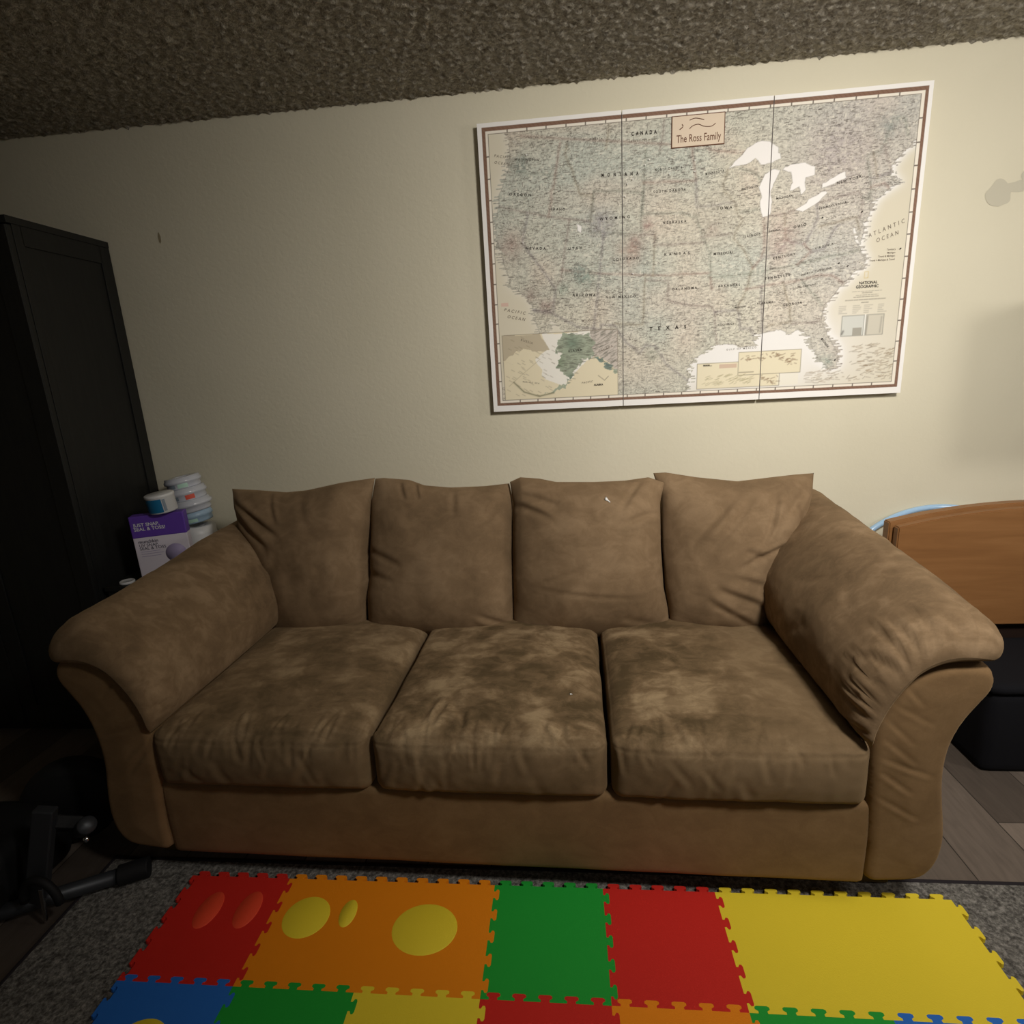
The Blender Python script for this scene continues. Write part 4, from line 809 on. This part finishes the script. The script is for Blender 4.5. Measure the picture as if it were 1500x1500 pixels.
bm = bmesh.new(); add_lathe(bm, [(.0001, 0), (.046, 0), (.050, .004), (.050, .060), (.052, .062), (.052, .071), (.049, .073), (.0001, .073)], 48); bm_obj('tub_body', bm, M_white, tt)
lab(tt, .0505, .006, .058, -3.1, -1.12, M_teal, 'teal_label'); lab(tt, .0508, .010, .056, -1.06, -.86, M_greyl, 'grey_label')

# ------------------------------------------------------------------ right: wooden bench end, black box, hoop
bn = thing('wooden_bench', 'honey coloured wooden bench back with gently arched top, right of the sofa', 'bench', (1.6, 2.2, 0))
def arched(x0, x1, zb, zt, rise, n=24):
    P = [(x0, zb), (x1, zb)]
    for k in range(n+1): t = k/n; P.append((x1+(x0-x1)*t, zt+rise*math.sin(PI*(1-t)*.5+PI*.5*0)*0+rise*(1-(2*t-1)**2)))
    return P
prism('backrest', arched(-.385, .60, .372, .765, .062), -.052, -.018, M_wood, bn, .004)
prism('rear_board', arched(-.397, .612, .40, .775, .062), -.012, .030, M_wood, bn, .004)
for x in (-.37, .57):
    bm = bmesh.new(); add_box(bm, (x-.022, -.015, 0), (x+.022, .032, .40), .003); bm_obj('post', bm, M_darkwood, bn)
    bm = bmesh.new(); add_box(bm, (x-.02, -.05, .28), (x+.02, -.015, .372), .003); bm_obj('bracket', bm, M_darkwood, bn)
bm = bmesh.new(); add_box(bm, (-.35, -.01, .26), (.56, .02, .37), .004); bm_obj('lower_rail', bm, M_darkwood, bn)
sb = thing('storage_box', 'black fabric storage box on the floor below the wooden bench back', 'storage box', (1.72, 1.955, 0), 0)
def d_box(q, n, p): return Vector((n.x*.006*(1-q.z*q.z), n.y*.006*(1-q.z*q.z), 0))+n*.003*nz(p.x, p.y, p.z, 7)
soft_box('box_body', (0, 0, .150), (.355, .165, .150), .02, (24, 16, 16), d_box, M_blackfab, sb)
soft_box('box_lid', (0, 0, .315), (.362, .172, .018), .012, (24, 16, 4), d_box, M_blackfab, sb)
bm = bmesh.new(); cc = Vector((1.50, 2.345, .352)); add_tube(bm, [cc+Vector((.422*math.cos(a*PI/60), .052*math.sin(a*PI/60), .422*math.sin(a*PI/60))) for a in range(120)], .0115, 12, True)
o = bm_obj('play_hoop', bm, M_hoop, None); tag(o, 'glossy pale blue plastic hoop leaning on the wall behind the wooden bench', 'hoop')
# dark box added out of view at right to shade the wall
cb = thing('shadow_caster', 'unseen dark box added on the wall at right to cast a soft shadow', 'shadow caster', (2.13, YW, 1.10))
bm = bmesh.new(); add_box(bm, (-.34, -.33, 0), (.3, -.002, .46), .004); bm_obj('caster_body', bm, M_darkwood, cb)
bm = bmesh.new(); add_box(bm, (-.335, -.35, .006), (.295, -.332, .454), .003); d_ = bm_obj('door', bm, M_darkwood, cb)  # front board of the added shadow box

# ------------------------------------------------------------------ rug and foam play mat
rg_ = thing('rug', 'flat grey speckled rug with a thin dark bound edge, under the foam mat', 'rug', (0, 0, 0))
RX0, RX1, RY0, RY1 = -1.42, 2.4, -.4, 1.343
bm = bmesh.new(); add_box(bm, (RX0, RY0, .0004), (RX1, RY1, .007), .002); bm_obj('pile', bm, M_rug, rg_)
bm = bmesh.new(); add_box(bm, (RX0-.006, RY1-.002, .0002), (RX1, RY1+.009, .009), .003); add_box(bm, (RX0-.009, RY0, .0002), (RX0+.002, RY1+.009, .009), .003); bm_obj('binding', bm, M_bind, rg_)
TP = .297; TXO, TYO = -1.122, 1.279; H0, H1 = .0085, .0205
def edge(n_tabs, sgn):
    """one jigsaw side from 0 to TP along t, offset o outward (+1 tab row)"""
    P = []; p = TP/n_tabs
    for k in range(n_tabs):
        c = (k+.5)*p; w0, w1, h = p*.17, p*.27, .0155
        P += [(c-w0, 0), (c-w0*.95, h*.30), (c-w1, h*.55), (c-w1*.98, h*.85), (c-w1*.7, h), (c+w1*.7, h), (c+w1*.98, h*.85), (c+w1, h*.55), (c+w0*.95, h*.30), (c+w0, 0)]
    return P
def tile(i, j, color, insets):
    E_ = edge(5, 1); P = [(0, 0)]
    P += [(t, o) for t, o in E_]                                    # bottom side: sockets cut inward (tabs of the next row reach in)
    P += [(TP, 0)]; P += [(TP+o, t) for t, o in E_]; P += [(TP, TP)]
    P += [(t, TP+o) for t, o in reversed(E_)]; P += [(0, TP)]; P += [(o, t) for t, o in reversed(E_)]
    bm = bmesh.new(); g_ = .0004; vs = [bm.verts.new((x, y, H0)) for x, y in P]; f = bm.faces.new(vs)
    r = bmesh.ops.extrude_face_region(bm, geom=[f]); up = [v for v in r['geom'] if isinstance(v, bmesh.types.BMVert)]; bmesh.ops.translate(bm, vec=(0, 0, H1-H0), verts=up)
    nm = {'red': 'red', 'orange': 'orange', 'green': 'green', 'yellow': 'yellow', 'blue': 'blue'}[color]
    t = thing('foam_tile', insets[0], 'foam tile', (TXO+i*TP, TYO-(j+1)*TP, 0), 0, 'interlocking foam tiles')
    bmesh.ops.triangulate(bm, faces=bm.faces[:]); bm_obj('tile_body', bm, M_f[color], t)
    for cx2, cy2, rx, ry, col2 in insets[1]:
        bm = bmesh.new(); add_lathe(bm, [(.0001, H1+.0012), (.96, H1+.0012), (1, H1)], 40)
        for v in bm.verts: v.co.x = cx2+v.co.x*rx; v.co.y = cy2+v.co.y*ry
        bm_obj('shape_inset', bm, M_f[col2], t)
    return t
ROW0 = [('red', 'red foam tile with two coral dots, at the left end of the play mat', [(.115, TP-.105, .032, .055, 'coral'), (.225, TP-.10, .032, .055, 'coral')]),
        ('orange', 'orange foam tile with yellow shapes, beside the red end tile', [(.10, TP-.115, .062, .06, 'yellow'), (.21, TP-.10, .022, .04, 'yellow')]),
        ('orange', 'orange foam tile with one wide yellow shape, beside the green tile', [(.13, TP-.135, .085, .07, 'yellow')]),
        ('green', 'green foam tile in the edge row under the sofa front', []), ('red', 'plain red foam tile between the green and the yellow tiles', []),
        ('yellow', 'yellow foam tile beside the plain red one', []), ('yellow', 'yellow foam tile at the right end, in front of the sofa foot', [])]
for i, (c, l, ins) in enumerate(ROW0): tile(i, 0, c, (l, ins))
ROW1 = ['blue', 'green', 'yellow', 'red', 'orange', 'green', 'blue']
for i, c in enumerate(ROW1): tile(i, 1, c, ('%s foam tile in the second mat row, in front of the %s one' % (c, ['red end', 'dotted orange', 'wide shape orange', 'green', 'plain red', 'first yellow', 'last yellow'][i]), [(.15, .15, .07, .07, {'blue': 'yellow', 'green': 'coral', 'yellow': 'blue', 'red': 'yellow', 'orange': 'green'}[c])]))
ROW2 = ['green', 'red', 'blue', 'orange', 'yellow', 'red', 'green']

# ------------------------------------------------------------------ exercise machine, lower left
ex = thing('pedal_exerciser', 'black and grey exercise machine with a floor bar, on the floor before the wardrobe', 'exercise machine', (-1.49, 1.26, 0))
def W(x, y, z): return Vector((x+1.52, y-1.26, z))
bm = bmesh.new(); add_tube(bm, [W(-1.345, 1.262, .038), W(-1.80, 1.03, .038)], .021, 18); bm_obj('floor_bar', bm, M_steel, ex)
for a, b in (((-1.292, 1.289), (-1.36, 1.254)), ((-1.79, 1.035), (-1.86, 1.0))):
    bm = bmesh.new(); p, q = W(a[0], a[1], .038), W(b[0], b[1], .038); d = (q-p); add_tube(bm, [p, p+d*.04, p+d*.96, q], .0285, 20); bm_obj('end_cap', bm, M_rubber, ex)
def bar(P, Q, w, t, name, mat, bev=.004):
    P, Q = Vector(P), Vector(Q); z = (Q-P).normalized(); x = Vector((1, .25, 0)); x = (x-z*x.dot(z)).normalized(); y = z.cross(x); M = Matrix(((x.x, y.x, z.x, P.x), (x.y, y.y, z.y, P.y), (x.z, y.z, z.z, P.z), (0, 0, 0, 1)))
    bm = bmesh.new(); add_box(bm, (-w/2, -t/2, 0), (w/2, t/2, (Q-P).length), bev, M=M); return bm_obj(name, bm, mat, ex)
bar(W(-1.535, 1.16, .03), W(-1.468, 1.20, .315), .052, .03, 'upright_post', M_steel)
bm = bmesh.new(); M = Matrix.Translation(W(-1.62, 1.42, .155)) @ Matrix.Rotation(.35, 4, 'Z') @ Matrix.Rotation(PI/2, 4, 'X')
add_lathe(bm, [(.0001, -.04), (.11, -.04), (.135, -.028), (.14, 0), (.135, .028), (.11, .04), (.0001, .04)], 48, M); fw = bm_obj('flywheel_cover', bm, M_rubber, ex)
bm = bmesh.new(); M2 = Matrix.Translation(W(-1.405, 1.235, .225)) @ Matrix.Rotation(.9, 4, 'Y') @ Matrix.Rotation(.4, 4, 'X'); add_lathe(bm, [(.0001, -.035), (.022, -.035), (.024, -.03), (.024, .03), (.022, .035), (.0001, .035)], 28, M2); bm_obj('clamp_collar', bm, M_steel, ex)
bm = bmesh.new(); add_lathe(bm, [(.0001, .010), (.006, .009), (.009, .004), (.009, 0), (.0001, 0)], 16, Matrix.Translation(W(-1.375, 1.205, .215)) @ Matrix.Rotation(PI/2, 4, 'X')); bm_obj('bolt', bm, M_chrome, ex)
bar(W(-1.50, 1.20, .27), W(-1.43, 1.25, .22), .035, .035, 'cross_arm', M_rubber)
soft_box('seat_pad', tuple(W(-1.80, 1.22, .10)), (.20, .16, .10), .045, (20, 16, 12), lambda q, n, p: n*.004*nz(p.x, p.y, p.z, 9), M_rubber, ex)
bm = bmesh.new(); add_tube(bm, [W(-1.475+.052*math.cos(a), 1.13, .075+.075*math.sin(a)) for a in [PI*k/14 for k in range(15)]], .011, 8); bm_obj('pedal_strap', bm, M_rubber, ex)
bar(W(-1.475, 1.125, .02), W(-1.468, 1.13, .12), .009, .006, 'strap_pin', M_chrome, .001)

# ------------------------------------------------------------------ light: ceiling lamp to the right, added side and fill lights, dim ambient
def area(name, loc, target, size, power, col):
    ld = bpy.data.lights.new(name, 'AREA'); ld.shape = 'DISK'; ld.size = size; ld.energy = power; ld.color = col
    o = bpy.data.objects.new(name, ld); COL.objects.link(o); o.location = loc; o.rotation_euler = (Vector(target)-Vector(loc)).to_track_quat('-Z', 'Y').to_euler(); return o
a_ = area('ceiling_lamp', (.95, .30, 2.28), (.80, 2.4, 1.15), .40, 27, (1, .955, .885)); a_.data.spread = math.radians(125)
a_ = area('added_side_light', (2.80, .85, 1.75), (.9, 2.3, 1.0), .45, 10, (1, .955, .90))  # added light from the right, throws the soft shadow on the wall
area('fill_light', (.6, -1.8, 2.2), (.5, 2.4, 1.0), .9, 4, (1, .94, .86))  # added weak fill from behind the camera
wl = bpy.data.worlds.new('room_air'); SC.world = wl; wl.use_nodes = True; wl.node_tree.nodes['Background'].inputs[0].default_value = (.9, .85, .8, 1); wl.node_tree.nodes['Background'].inputs[1].default_value = .03
SC.view_settings.view_transform = 'Standard'; SC.view_settings.look = 'None'; SC.view_settings.exposure = 0; SC.view_settings.gamma = 1; SC.view_settings.use_curve_mapping = False
